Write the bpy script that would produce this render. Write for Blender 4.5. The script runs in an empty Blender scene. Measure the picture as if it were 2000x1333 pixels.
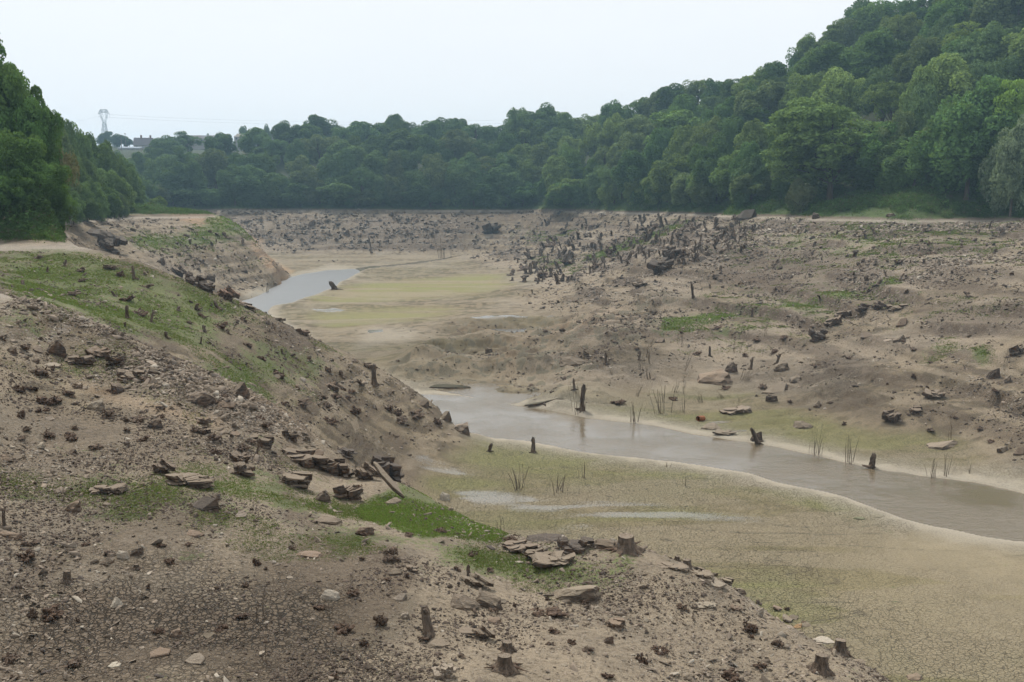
import bpy, bmesh, math, random, time
import numpy as np
from mathutils import Vector, Matrix, Euler
T0 = time.time()
R = random.Random(11); NR = np.random.default_rng(5)
S = bpy.context.scene; COL = S.collection
F = 1944.0; PITCH = math.atan((666.5 - 395) / F); CP, SP = math.cos(PITCH), math.sin(PITCH)
EYE = 21.0                      # eye height above the river bed (m)

# ---------------------------------------------------------------- camera
cam = bpy.data.objects.new('camera', bpy.data.cameras.new('camera')); COL.objects.link(cam)
cam.data.sensor_width = 36; cam.data.lens = 36 * F / 2000
cam.location = (0, 0, EYE); cam.rotation_euler = (math.pi / 2 - PITCH, 0, 0)
cam.data.clip_end = 6000; cam.data.clip_start = 0.5; S.camera = cam

# ---------------------------------------------------------------- numpy noise
def _h(ix, iy, s):
    n = (ix.astype(np.int64) * 374761393 + iy.astype(np.int64) * 668265263 + s * 974634777) & 0xffffffff
    n = ((n ^ (n >> 13)) * 1274126177) & 0xffffffff
    n = (n ^ (n >> 16)) & 0xffffff
    return n / float(0xffffff)
def vn(x, y, s=0):
    ix = np.floor(x); iy = np.floor(y); fx = x - ix; fy = y - iy
    fx = fx * fx * (3 - 2 * fx); fy = fy * fy * (3 - 2 * fy)
    a = _h(ix, iy, s); b = _h(ix + 1, iy, s); c = _h(ix, iy + 1, s); d = _h(ix + 1, iy + 1, s)
    return (a + (b - a) * fx) * (1 - fy) + (c + (d - c) * fx) * fy - 0.5
def fbm(x, y, s=0, o=4):
    r = 0; a = 1.0
    for i in range(o):
        r = r + a * vn(x * 2 ** i + 17.3 * i, y * 2 ** i - 9.1 * i, s + i); a *= .5
    return r
def ss(a, b, x):
    t = np.clip((x - a) / (b - a), 0, 1); return t * t * (3 - 2 * t)

# ---------------------------------------------------------------- pixel <-> world helpers (photo pixels, 2000 x 1333)
def uk(px, py):
    v = (666.5 - py) / F; yc = CP + v * SP; zc = -SP + v * CP
    return (px - 1000) / F / yc, zc / yc
# terrain control points: (px, py, Y) on a surface seen in the photo; heights follow from the sight line
def zY(px, py, h):                 # distance at which the sight line reaches height h below the eye
    return h / uk(px, py)[1]
P = []
def c(px, py, Y): u, k = uk(px, py); P.append((u, Y, k * Y))
def cz(px, py, h): u, k = uk(px, py); P.append((u, h / k, h))
def w(px, Y, h): P.append(((px - 1000) / F, Y, h))
B = -21.0; RG = -4.0
# mud flats and river
for q in [(1250, 1070), (1500, 1130), (1700, 1240), (2000, 1333), (2250, 1333), (1850, 1333), (2000, 1150), (1700, 1100), (1400, 1000), (1100, 960), (950, 935), (1000, 900), (1700, 1000),
          (2000, 1060), (1500, 930), (1300, 905), (1100, 880), (1300, 830), (1480, 858), (1700, 910), (1850, 938), (2000, 966), (2200, 1005), (900, 770), (1000, 790), (1120, 812), (830, 772),
          (560, 560), (500, 600), (620, 545), (690, 527), (750, 518), (850, 505), (600, 590), (700, 590), (950, 570), (800, 545), (960, 535), (1000, 560), (640, 610), (800, 600)]: cz(*q, B)
for q in [(880, 720, -20.4), (1000, 700, -20), (800, 740, -20.6), (900, 650, -20.3), (1000, 626, -20.7), (1080, 624, -20.7), (700, 640, -20.7), (1100, 650, -19.9), (1100, 700, -19.8), (1150, 760, -20.2), (900, 690, -20),
          (1050, 590, -19.8), (1120, 560, -18.6), (1000, 520, -20), (900, 505, -20.6), (950, 490, -19)]: cz(*q)
# right-hand slope
for q in [(1300, 760, 108), (1300, 650, 140), (1300, 560, 178), (1300, 500, 220), (1300, 450, 275), (1500, 790, 100), (1500, 700, 122), (1500, 600, 150), (1500, 540, 178), (1500, 480, 215), (1700, 800, 93), (1700, 700, 110),
          (1700, 600, 133), (1700, 540, 153), (1700, 480, 180), (2000, 850, 81), (2000, 760, 90), (2000, 700, 98), (2000, 600, 115), (2000, 500, 142), (2200, 850, 76), (2200, 700, 92), (2200, 560, 115),
          (1850, 880, 83), (1850, 780, 93), (1600, 845, 90), (1400, 800, 100), (1150, 520, 270), (1150, 460, 350), (1100, 600, 185), (1200, 640, 150), (1220, 700, 122)]: c(*q)
for q in [(1150, 414), (1300, 418), (1400, 421), (1500, 425), (1600, 429), (1700, 431), (1850, 432), (2000, 434), (2250, 440), (1000, 412), (1080, 413), (900, 412), (800, 412), (700, 412), (600, 412), (500, 412), (400, 412)]:
    cz(*q, RG); P.append((P[-1][0], P[-1][1] + 6, RG + .4))
# far bank
for px in (450, 550, 700, 850, 950): w(px, 402, -20.3); w(px, 425, -13.5); w(px, 446, -7.5)
w(850, 385, -20.8); w(700, 370, -20.9); w(600, 350, -20.6)
# left far spur with the dirt track
for q in [(190, 430), (250, 425), (310, 420)]: cz(*q, RG)
for q in [(345, 418, 318), (400, 433, 300), (480, 447, 285), (250, 470, 212), (350, 470, 238), (450, 490, 250), (260, 510, 195), (380, 520, 222), (480, 540, 240), (420, 560, 212), (500, 475, 283), (530, 505, 277), (330, 540, 190), (470, 575, 212)]: c(*q)
cz(560, 538, B + .2); cz(500, 580, B + .2); cz(450, 598, B + .1)
w(480, 330, -20); w(560, 300, -20.5); w(420, 355, -16); w(520, 345, -20.8); w(380, 330, -6); w(360, 370, -9)
w(330, 350, -2.5); w(280, 330, -2); w(330, 400, -6); w(300, 440, -4)
# spur with the grassy face
for q in [(0, 482, 91), (120, 480, 91), (215, 492, 91), (300, 520, 92), (380, 556, 93), (470, 594, 95), (540, 625, 95), (600, 658, 94), (700, 702, 93), (765, 740, 92), (830, 785, 91), (930, 852, 86),
          (1040, 876, 86), (250, 570, 78), (100, 560, 74), (0, 535, 74), (400, 640, 76), (550, 700, 80), (650, 760, 82), (760, 830, 82), (100, 600, 60), (300, 655, 64), (450, 722, 66), (550, 792, 68), (700, 850, 73), (850, 900, 77), (780, 920, 72), (870, 955, 71)]: c(*q)
w(470, 104, -14); w(600, 104, -17); w(750, 103, -20.3); w(850, 101, -21); w(330, 104, -10.5); w(230, 102, -7.5); w(470, 125, -20); w(300, 125, -16.5); w(200, 120, -10); w(150, 150, -13); w(300, 160, -19.5); w(400, 170, -21); w(200, 180, -14); w(100, 170, -6)
w(700, 125, -21); w(550, 150, -21); w(650, 165, -21); w(900, 140, -20.6)
# near slope
for q in [(0, 572, 45), (100, 600, 45), (200, 642, 45), (350, 700, 43), (500, 768, 42), (580, 815, 41), (650, 880, 39), (790, 950, 36), (880, 1000, 34), (990, 1045, 31), (1200, 1062, 28.5), (1330, 1100, 27), (1450, 1162, 25.5), (1600, 1258, 24), (1740, 1333, 23),
          (0, 1333, 17.5), (300, 1333, 17.8), (600, 1333, 18.2), (1000, 1333, 19), (1300, 1333, 20), (1500, 1333, 21), (0, 1200, 20), (0, 1080, 22.6), (0, 1000, 25), (0, 900, 29), (0, 800, 33), (0, 680, 39), (300, 1000, 26), (300, 860, 33), (300, 760, 38), (150, 700, 41),
          (500, 1100, 23.7), (500, 1000, 27.2), (500, 900, 32.8), (500, 1200, 20.8), (800, 1100, 24.8), (800, 1200, 21.8), (1000, 1130, 25.2), (1000, 1220, 22), (1200, 1150, 24.5), (1200, 1240, 21.8), (1400, 1240, 22.8), (700, 1000, 30.5), (650, 930, 35)]: c(*q)
w(1740, 25.5, -13.5); w(1740, 31, -18); w(1600, 28, -14); w(1600, 36, -20.5); w(1450, 30, -14); w(1450, 40, -20.8); w(1200, 33, -14.5); w(1200, 44, -20.8); w(990, 36, -14.5); w(990, 50, -20.8); w(850, 39, -14.5); w(850, 52, -20.5)
w(700, 45, -14); w(700, 58, -18.5); w(600, 50, -13.5); w(500, 52, -12); w(350, 52, -10); w(200, 52, -8); w(0, 52, -6.2); w(1900, 24, -14); w(1900, 36, -21); w(2100, 24, -15); w(2300, 30, -20)
for px, h in ((-300, -6), (0, -7.5), (500, -8.4), (1000, -9), (1500, -10), (2000, -11), (2300, -12)): w(px, 12, h); w(px, 7, h + .6)
w(-250, 30, -4.5); w(-250, 45, -3); w(-250, 75, -3.6); w(-250, 95, -2)
# wooded slopes above the old shoreline
for q in [(0, 97, -3.2), (60, 103, -1.4), (0, 112, -.6), (0, 140, 2), (-200, 130, 4), (0, 200, 7), (0, 400, 22), (120, 125, -2.5), (130, 170, -3), (150, 225, -2.6), (150, 262, -.4), (150, 330, 6), (250, 300, -1.6), (250, 350, -.5), (250, 420, 1), (200, 500, 12),
          (320, 480, 1), (300, 560, 14), (300, 600, 22), (280, 740, 38), (200, 760, 40), (200, 1200, 66), (0, 800, 42), (450, 474, 1), (450, 560, 24), (450, 800, 40), (600, 1200, 45), (700, 476, 1), (700, 560, 26), (700, 800, 30), (900, 474, 1), (900, 560, 27), (900, 800, 30),
          (1100, 446, 1), (1100, 480, 8), (1100, 560, 31), (1100, 700, 36), (1250, 385, 2), (1250, 480, 33), (1250, 600, 36), (1400, 325, 2), (1400, 420, 34), (1400, 520, 38), (1500, 285, 2), (1600, 272, 2.2), (1600, 305, 12), (1600, 400, 49), (1600, 500, 54), (1800, 228, 1),
          (1800, 250, 7), (1800, 380, 64), (1800, 480, 72), (2000, 222, 2.5), (2000, 240, 9), (2000, 360, 72), (2000, 480, 80), (2300, 200, 4), (2300, 340, 74), (1500, 2000, 60), (800, 2000, 50), (2200, 1000, 80), (0, 2000, 70)]: w(*q)

P = np.array(P)
LS = 1.35                           # stretch of the distance axis
def _warp(u, Y): return u * 1.0, np.log(Y) / LS
cu, cl = _warp(P[:, 0], P[:, 1]); C0 = .045
def _phi(d2): return np.sqrt(d2 + C0 * C0)
A = _phi((cu[:, None] - cu) ** 2 + (cl[:, None] - cl) ** 2)
n = len(P); A2 = np.zeros((n + 1, n + 1)); A2[:n, :n] = A - np.eye(n) * .0015; A2[:n, n] = 1; A2[n, :n] = 1
wt = np.linalg.solve(A2, np.append(P[:, 2], 0))
# terrain grid: rows by distance, columns by bearing
QUICK = globals().get('QUICK', 1.0)
NU = int(1240 * QUICK)
us = np.linspace(-.66, .66, NU)
ls = np.concatenate([np.linspace(math.log(7), math.log(14), int(60 * QUICK), endpoint=False), np.linspace(math.log(14), math.log(60), int(560 * QUICK), endpoint=False),
                     np.linspace(math.log(60), math.log(500), int(560 * QUICK), endpoint=False), np.linspace(math.log(500), math.log(2600), int(90 * QUICK))])
NL = len(ls); Ys = np.exp(ls)
U, Yg = np.meshgrid(us, Ys); X = U * Yg
# evaluate the surface on a coarse lattice, then refine
cu_ = np.linspace(-.68, .68, 250); cl_ = np.linspace(math.log(6.9), math.log(2650), 420)
GU, GL = np.meshgrid(cu_, cl_); Zc = np.full(GU.shape, wt[n])
a_, b_ = _warp(GU, np.exp(GL))
for i in range(n): Zc += wt[i] * _phi((a_ - cu[i]) ** 2 + (b_ - cl[i]) ** 2)
def bil(G, xs0, ys0, x, y):
    fx = (x - xs0[0]) / (xs0[-1] - xs0[0]) * (len(xs0) - 1); fy = (y - ys0[0]) / (ys0[-1] - ys0[0]) * (len(ys0) - 1)
    fx = np.clip(fx, 0, len(xs0) - 1.001); fy = np.clip(fy, 0, len(ys0) - 1.001); ix = fx.astype(int); iy = fy.astype(int); fx = fx - ix; fy = fy - iy
    return (G[iy, ix] * (1 - fx) + G[iy, ix + 1] * fx) * (1 - fy) + (G[iy + 1, ix] * (1 - fx) + G[iy + 1, ix + 1] * fx) * fy
Zb = bil(Zc, cu_, cl_, U, np.log(Yg))
sl = ss(B + .15, B + 1.6, Zb)                       # 0 on the flats, 1 on the slopes
Zb = np.maximum(Zb, B) + np.where(Zb < B + .6, 0, 0)

# ---------------------------------------------------------------- looking things up on the terrain
def col_at(u):
    j = (u - us[0]) / (us[1] - us[0]); j0 = int(min(max(j, 0), NU - 2)); t = min(max(j - j0, 0), 1)
    return j0, t
def hit(px, py, Zs=None):
    """world point where the sight line of a photo pixel meets the ground"""
    Zs = Z if Zs is None else Zs
    u, k = uk(px, py); j, t = col_at(u); z = Zs[:, j] * (1 - t) + Zs[:, j + 1] * t
    s = z / Ys - k; i0 = int(np.searchsorted(Ys, 11))
    idx = np.nonzero(s[i0:] >= 0)[0]
    i = i0 + (idx[0] if len(idx) else len(Ys) - 1 - i0); i = max(i, 1)
    f = 0 if s[i] == s[i - 1] else min(max(-s[i - 1] / (s[i] - s[i - 1]), 0), 1)
    Y = Ys[i - 1] + (Ys[i] - Ys[i - 1]) * f
    return u * Y, Y, z[i - 1] + (z[i] - z[i - 1]) * f
def gz(x, y):
    """ground height (eye = 0) at a world position"""
    u = x / y; j, t = col_at(u); i = int(np.searchsorted(Ys, y)); i = min(max(i, 1), NL - 1); f = (y - Ys[i - 1]) / (Ys[i] - Ys[i - 1])
    a = Z[i - 1, j] * (1 - t) + Z[i - 1, j + 1] * t; b = Z[i, j] * (1 - t) + Z[i, j + 1] * t
    return a + (b - a) * f
def gzv(x, y, G=None):
    G = Z if G is None else G
    fj = np.clip((x / y - us[0]) / (us[1] - us[0]), 0, NU - 1.001); j = fj.astype(int); t = fj - j
    i = np.clip(np.searchsorted(Ys, y), 1, NL - 1); f = np.clip((y - Ys[i - 1]) / (Ys[i] - Ys[i - 1]), 0, 1)
    a = G[i - 1, j] * (1 - t) + G[i - 1, j + 1] * t; b = G[i, j] * (1 - t) + G[i, j + 1] * t
    return a + (b - a) * f
jit = (fbm(X / 7, Yg / 7, 3, 4), fbm(X / 7, Yg / 7, 31, 4))
def blur(M, r):
    for ax in (0, 1):
        for _ in range(2):
            cs = np.cumsum(np.concatenate([np.repeat(np.take(M, [0], ax), r + 1, ax), M, np.repeat(np.take(M, [-1], ax), r, ax)], ax), ax)
            n_ = M.shape[ax]; M = (np.take(cs, range(2 * r + 1, 2 * r + 1 + n_), ax) - np.take(cs, range(0, n_), ax)) / (2 * r + 1)
    return M
lsg = np.arange(NL, dtype=float); lsrow = lambda Y: np.interp(math.log(Y), ls, lsg)
def poly(pts, soft=4, rag=12, zplane=None, base=None):
    """mask over the grid of a region whose outline is given in photo pixels and dropped onto the ground"""
    q = []
    for px, py in pts:
        if zplane is not None: u, k = uk(px, py); Y = zplane / k
        else: x, Y, _ = hit(px, py, Zb if base is None else base); u = x / Y
        q.append(((u - us[0]) / (us[1] - us[0]), lsrow(Y)))
    q = np.array(q); M = np.zeros((NL, NU), bool)
    m = int(rag + 3); x0, x1 = max(int(q[:, 0].min()) - m, 0), min(int(q[:, 0].max()) + m, NU); y0, y1 = max(int(q[:, 1].min()) - m, 0), min(int(q[:, 1].max()) + m, NL)
    if x1 <= x0 or y1 <= y0: return M.astype(float)
    gx, gy = np.meshgrid(np.arange(x0, x1, dtype=float), np.arange(y0, y1, dtype=float))
    gx = gx + rag * jit[0][y0:y1, x0:x1] * 1.6; gy = gy + rag * jit[1][y0:y1, x0:x1]
    ins = np.zeros(gx.shape, bool); j = len(q) - 1
    for i in range(len(q)):
        xi, yi = q[i]; xj, yj = q[j]
        if yi != yj: ins ^= ((yi > gy) != (yj > gy)) & (gx < (xj - xi) * (gy - yi) / (yj - yi) + xi)
        j = i
    M[y0:y1, x0:x1] = ins
    return blur(M.astype(float), max(int(soft * QUICK), 1))
cl01 = lambda a: np.clip(a, 0, 1)
# ---------------------------------------------------------------- river channel, masks and relief
W_H = B - .12
river_a = [(820, 768), (900, 772), (980, 784), (1010, 792), (1060, 797), (1110, 806), (1150, 816), (1200, 823), (1290, 832), (1360, 847), (1440, 862), (1500, 870), (1590, 888), (1700, 913), (1800, 930), (1900, 945), (2000, 966), (2200, 1012), (2500, 1085),
           (2500, 1180), (2200, 1106), (2000, 1056), (1900, 1035), (1800, 1013), (1700, 985), (1600, 955), (1500, 932), (1400, 912), (1300, 897), (1200, 886), (1100, 873), (1040, 864), (960, 856), (880, 850), (760, 792), (640, 725), (520, 655), (440, 604), (470, 592),
           (500, 578), (530, 563), (560, 545), (600, 534), (640, 527), (680, 526), (700, 524), (702, 530), (690, 538), (660, 554), (620, 574), (570, 590), (515, 604), (560, 648), (660, 712), (740, 752)]
M_river = np.maximum(poly(river_a, soft=1, rag=5, zplane=B), 0)
thinst = poly([(695, 526), (760, 518), (850, 508), (905, 499), (905, 502), (850, 511), (760, 522), (700, 531)], 1, 3, zplane=B)
depth = blur(M_river, max(int(3 * QUICK), 1))
pool = np.zeros_like(M_river)
for pl in ([(905, 627), (960, 624), (1010, 627), (1040, 631), (960, 632)], [(1050, 624), (1075, 620), (1098, 622), (1090, 627), (1060, 628)], [(600, 607), (650, 603), (680, 606), (640, 610)], [(715, 646), (745, 644), (748, 650), (720, 651)]): pool = np.maximum(pool, poly(pl, 1, 2))
wet = np.zeros_like(pool)
for pl, s_ in (([(850, 940), (930, 948), (1000, 956), (1060, 975), (1150, 985), (1300, 992), (1480, 1000), (1530, 1004), (1480, 1018), (1300, 1018), (1180, 1022), (1080, 1003), (1000, 985), (930, 978), (880, 962)], 5),
               ([(960, 925), (1040, 930), (1180, 940), (1260, 946), (1180, 952), (1060, 950), (990, 938)], 4), ([(1030, 1018), (1140, 1022), (1200, 1035), (1100, 1033)], 4),
               ([(735, 878), (800, 896), (870, 915), (970, 930), (1040, 940), (960, 938), (850, 925), (770, 898)], 3), ([(860, 790), (960, 800), (1000, 812), (920, 806)], 3), ([(1620, 1005), (1850, 1030), (1800, 1036), (1600, 1012)], 4)): wet = np.maximum(wet, poly(pl, s_, 10) )
wet = wet * np.clip(.78 + 1.5 * fbm(X / 8, Yg / 1.3, 251, 4), 0, 1.15)
wet = np.maximum(wet, np.maximum(pool * 1.6, thinst * 1.3))
def U_(lst):
    M = np.zeros_like(pool)
    for pl, s_, rg, v in lst: M = np.maximum(M, poly(pl, s_, rg) * v)
    return M
grass = U_([([(0, 600), (120, 620), (300, 700), (420, 760), (300, 780), (100, 720), (0, 700)], 20, 60, .42), ([(200, 940), (560, 930), (700, 1000), (640, 1090), (300, 1090), (100, 1040)], 25, 60, .62), ([(1440, 440), (2000, 440), (2000, 500), (1800, 500), (1600, 520), (1430, 480)], 16, 50, .5), ([(1380, 590), (1620, 560), (1750, 580), (1580, 640), (1300, 660)], 16, 40, .5), ([(560, 1030), (850, 1040), (860, 1110), (620, 1100)], 16, 40, .6),
    ([(0, 488), (120, 486), (220, 505), (330, 548), (430, 585), (500, 606), (545, 640), (480, 655), (380, 672), (280, 668), (200, 640), (120, 600), (-80, 560)], 14, 40, .8),
    ([(330, 570), (430, 583), (500, 606), (500, 625), (420, 620), (350, 600)], 8, 15, 1),
    ([(390, 705), (480, 685), (600, 690), (690, 735), (665, 765), (560, 770), (450, 745)], 12, 30, .8),
    ([(690, 1005), (790, 950), (860, 982), (920, 1020), (1010, 1045), (980, 1058), (880, 1045), (830, 1060), (750, 1035)], 6, 15, 1.2),
    ([(780, 1075), (880, 1050), (1240, 1090), (1250, 1135), (1100, 1148), (930, 1135), (840, 1110)], 12, 40, .75),
    ([(430, 960), (700, 960), (830, 1040), (820, 1095), (600, 1095), (440, 1070)], 25, 60, .6), ([(0, 930), (280, 950), (420, 1060), (250, 1100), (0, 1080)], 25, 60, .45), ([(60, 1075), (900, 1082), (900, 1095), (60, 1090)], 10, 20, .4),
    ([(340, 790), (480, 830), (560, 870), (540, 890), (440, 850), (350, 815)], 10, 25, .55), ([(30, 640), (160, 690), (250, 740), (100, 740), (0, 700)], 18, 40, .35), ([(180, 660), (330, 700), (290, 720), (200, 700)], 12, 25, .4),
    ([(235, 470), (300, 455), (400, 447), (478, 444), (486, 470), (400, 480), (300, 490)], 6, 12, 1), ([(300, 490), (480, 475), (520, 510), (470, 520), (350, 505)], 12, 20, .45),
    ([(1270, 632), (1400, 600), (1600, 572), (1750, 545), (1760, 551), (1620, 584), (1440, 618), (1300, 650)], 3, 8, 1), ([(1270, 640), (1420, 630), (1500, 640), (1560, 655), (1450, 658), (1330, 655)], 7, 18, .7),
    ([(1760, 680), (1860, 685), (1960, 690), (1940, 697), (1820, 694)], 4, 8, .9), ([(1560, 590), (1760, 570), (2000, 640), (2000, 660), (1850, 650), (1700, 620)], 14, 30, .3),
    ([(1130, 505), (1200, 480), (1290, 450), (1350, 420), (1370, 428), (1310, 455), (1230, 485), (1160, 510)], 4, 10, .85), ([(1000, 453), (1120, 448), (1130, 460), (1010, 466)], 4, 12, .65), ([(1030, 500), (1110, 505), (1150, 530), (1080, 530)], 5, 12, .6),
    ([(1380, 470), (1500, 440), (1700, 450), (2000, 470), (2000, 500), (1800, 490), (1600, 500), (1450, 510)], 12, 40, .35), ([(1560, 505), (1680, 515), (1700, 535), (1560, 530)], 6, 18, .4), ([(1700, 440), (2000, 445), (2000, 462), (1700, 458)], 10, 25, .4)])
brown = U_([([(380, 660), (560, 640), (680, 690), (640, 700), (480, 690), (390, 700)], 14, 30, .9), ([(1330, 500), (1500, 480), (1750, 500), (1780, 535), (1600, 565), (1400, 575)], 18, 40, .9), ([(1800, 530), (2000, 510), (2000, 600), (1850, 590)], 18, 40, .8),
            ([(1400, 850), (1700, 800), (2000, 800), (2000, 905), (1850, 900), (1700, 870)], 20, 40, .6), ([(0, 760), (400, 820), (600, 900), (400, 960), (0, 930)], 25, 60, .6), ([(430, 420), (900, 425), (960, 440), (930, 480), (600, 478)], 12, 30, 1),
            ([(1140, 430), (1400, 440), (1380, 490), (1200, 500)], 14, 40, .7), ([(150, 430), (420, 450), (300, 450), (170, 445)], 8, 12, .7), ([(240, 1160), (700, 1180), (700, 1333), (0, 1333), (0, 1250)], 30, 60, .55), ([(0, 960), (500, 1000), (900, 1180), (860, 1333), (0, 1333)], 40, 70, .35)])
rocky = U_([([(0, 575), (150, 620), (300, 690), (520, 780), (640, 880), (500, 830), (300, 770), (150, 720), (0, 660)], 14, 30, .8), ([(1370, 440), (1600, 434), (2000, 438), (2000, 455), (1600, 462), (1420, 500), (1300, 520), (1330, 480)], 10, 25, .9),
            ([(1600, 545), (1750, 500), (2000, 495), (2000, 515), (1800, 530), (1700, 560)], 8, 18, .9), ([(420, 415), (900, 413), (900, 470), (560, 480), (450, 450)], 8, 20, .6), ([(450, 730), (620, 760), (720, 760), (800, 790), (600, 800)], 12, 25, .5),
            ([(1250, 1060), (1460, 1150), (1700, 1300), (1600, 1290), (1420, 1170), (1300, 1120)], 6, 12, .6), ([(60, 1085), (900, 1100), (900, 1140), (60, 1130)], 14, 30, .35), ([(300, 490), (450, 530), (470, 560), (350, 530)], 9, 18, .5)])
orange = U_([([(338, 415), (400, 432), (470, 444), (484, 458), (440, 455), (390, 447), (330, 424)], 2, 3, 1), ([(245, 394), (300, 410), (345, 412), (400, 432), (475, 441), (480, 449), (400, 442), (340, 424), (290, 414), (250, 408)], 2, 4, 1), ([(474, 448), (508, 460), (560, 522), (590, 545), (545, 545), (490, 490)], 2, 4, .9), ([(880, 640), (1000, 650), (1200, 600), (1280, 610), (1150, 660), (1000, 670)], 14, 30, .5),
             ([(930, 690), (1010, 700), (1010, 770), (950, 775), (1000, 720)], 8, 10, .35), ([(470, 790), (760, 900), (900, 940), (830, 950), (600, 860)], 16, 20, .4), ([(150, 740), (250, 775), (440, 822), (430, 838), (240, 795), (150, 755)], 5, 6, .45)])
pathm = U_([([(150, 738), (250, 772), (440, 820), (430, 840), (240, 797), (150, 757)], 5, 6, 1)])
crack = U_([([(0, 1150), (700, 1150), (860, 1250), (840, 1333), (0, 1333)], 30, 50, 1), ([(550, 800), (700, 830), (980, 920), (850, 945), (650, 880)], 12, 20, .55), ([(1380, 740), (1900, 730), (1950, 800), (1700, 830), (1400, 800)], 20, 50, .9), ([(1500, 860), (2050, 900), (2000, 965), (1500, 880)], 8, 15, 1),
            ([(1180, 700), (1400, 660), (1400, 740), (1180, 800)], 14, 30, .7), ([(500, 1040), (800, 1060), (800, 1110), (300, 1110)], 20, 40, .5), ([(0, 960), (500, 980), (500, 1090), (0, 1090)], 25, 40, .6)])
flat = 1 - ss(B + .1, B + .9, Zb)
crack = np.maximum(crack, flat * ss(190, 120, Yg))
near_water = blur(M_river, max(int(16 * QUICK), 1)) * ss(240, 140, Yg) + blur(M_river, max(int(7 * QUICK), 1)) * ss(140, 240, Yg)
crack = crack * (1 - .95 * ss(.22, .5, near_water * ss(240, 200, Yg)) * ss(-1, 0, X * 0))
pale = np.clip(near_water * 2.3, 0, 1) * ss(B + 2.6, B + .5, Zb)
pale = np.maximum(pale, U_([([(1480, 870), (1700, 890), (2000, 915), (2100, 970), (2000, 966), (1700, 915)], 8, 20, .9), ([(560, 530), (640, 515), (700, 520), (560, 560)], 6, 10, .8), ([(700, 640), (820, 640), (800, 668), (690, 690), (640, 680)], 8, 12, .7),
                            ([(460, 560), (540, 540), (520, 575), (470, 590)], 4, 8, .9), ([(1260, 955), (1400, 970), (1700, 1000), (1850, 1040), (1750, 1035), (1500, 985)], 10, 20, .6)]))
olive = np.maximum(flat * (.12 + .52 * ss(150, 110, Yg)), U_([([(690, 560), (800, 545), (980, 535), (1000, 560), (900, 575), (640, 595), (600, 585)], 8, 12, 1), ([(600, 610), (900, 600), (900, 615), (650, 650)], 8, 20, .8), ([(1250, 1060), (2000, 1100), (2000, 1333), (1800, 1333)], 30, 60, .9),
                                 ([(1000, 880), (1500, 960), (1500, 1000), (1000, 960)], 14, 30, .8)]))
hum = U_([([(860, 640), (1000, 635), (1200, 590), (1350, 560), (1330, 640), (1200, 700), (1180, 780), (900, 765), (780, 745), (720, 720), (760, 690), (850, 660)], 12, 20, 1)])
veg = ss(-3.7, -2.9, Zb)
slope_mask = sl * (1 - .8 * crack) * (1 - pathm)
strand = ss(RG + .05, RG - .25, Zb) * sl
Z = Zb.copy()
du = us[1] - us[0]; stepx = Yg * du; stepy = np.gradient(Ys)[:, None] * np.ones_like(Yg)
step = np.maximum(stepx, stepy * .6)
amp = .12 + .88 * sl
amp = amp * (1 - .75 * np.clip(crack, 0, 1) * sl) * (1 - .7 * pathm) * (1 + 1.0 * rocky + .6 * brown) * (1 - .35 * np.clip(grass, 0, 1))
for lam, a0, sd in ((30, .45, 1), (13, .30, 2), (6, .22, 3), (2.7, .16, 4), (1.2, .11, 5), (.55, .07, 6), (.25, .035, 7)):
    f_ = ss(1.6, 4.0, lam / step)
    if f_.max() <= 0: continue
    nz = vn(X / lam + sd * 3.1, Yg / lam * .9 - sd * 1.7, sd); 
    if lam < 7: nz = .5 * nz + .6 * (.22 - np.abs(vn(X / lam * 1.3, Yg / lam * 1.3, sd + 40)))
    fade = np.where(Yg < 60, 1 if lam < 7 else .45, 1.0)
    Z += a0 * nz * f_ * amp * fade
# mounds left by the bulldozers, low ledges on the mid flats
rid = .5 - np.abs(fbm(X / 26, Yg / 11, 71, 4)) * 2
Z += 2.4 * np.clip(rid, -.3, 1) * hum + 1.2 * hum * fbm(X / 4, Yg / 3, 77, 4)
ledge = U_([([(1380, 730), (1500, 700), (2000, 720), (2050, 890), (1700, 860), (1400, 850)], 20, 30, 1)]); Z += ledge * 1.0 * (.25 - np.abs(fbm(X / 9 + Yg / 30, Yg / 3.2 - X / 14, 78, 4)))
mid = ss(150, 175, Yg) * ss(345, 300, Yg) * (1 - sl) * (1 - poly([(640, 600), (720, 545), (1000, 532), (1010, 560), (900, 580)], 6, 6))
Z += mid * np.clip(.4 - np.abs(fbm(X / 45 + .4, Yg / 12 + 3, 81, 4)) * 1.8, 0, 1) * 1.3
# old shorelines: small benches at regular heights
bench = np.sin(Z * 2 * math.pi / .9 + 1.5 * fbm(X / 30, Yg / 30, 91, 3)) * ss(B + 2, B + 4, Z)
Z += strand * (.10 + .22 * ss(300, 400, Yg)) * bench * ss(110, 200, Yg) + strand * .02 * np.sin(Z * 2 * math.pi / .42 + 2 * fbm(X / 12, Yg / 12, 93, 3)) * ss(120, 60, Yg) * ss(18, 40, Yg)
notch = np.exp(-((Zb - (RG + .1)) / .35) ** 2)          # bare notch along the full-water line
rill = fbm((X + Yg * .2) / 2.2, Yg / 9, 95, 3); Z += np.minimum(rill, 0) * .7 * sl * ss(-10, -13, Zb) * ss(70, 90, Yg)
zt_ = Z / 1.9 + .9 * fbm(X / 38, Yg / 38, 241, 3); ft_ = zt_ - np.floor(zt_); trm = sl * (1 - cl01(orange)) * ss(72, 92, Yg) * np.where(U > -.01, 1.0, np.where(Yg > 340, 1.0, np.where(Yg > 130, .3, 0))) * strand * ss(B + 1.2, B + 2.5, Z) * (1 - .5 * hum) * np.clip(.75 + 1.6 * fbm(X / 22, Yg / 14, 243, 3), .1, 1)
Z += trm * .78 * 1.9 * (ss(.30, .62, ft_) - ft_); riser = np.exp(-((ft_ - .46) / .20) ** 2) * trm * (1 - cl01(orange))
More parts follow.
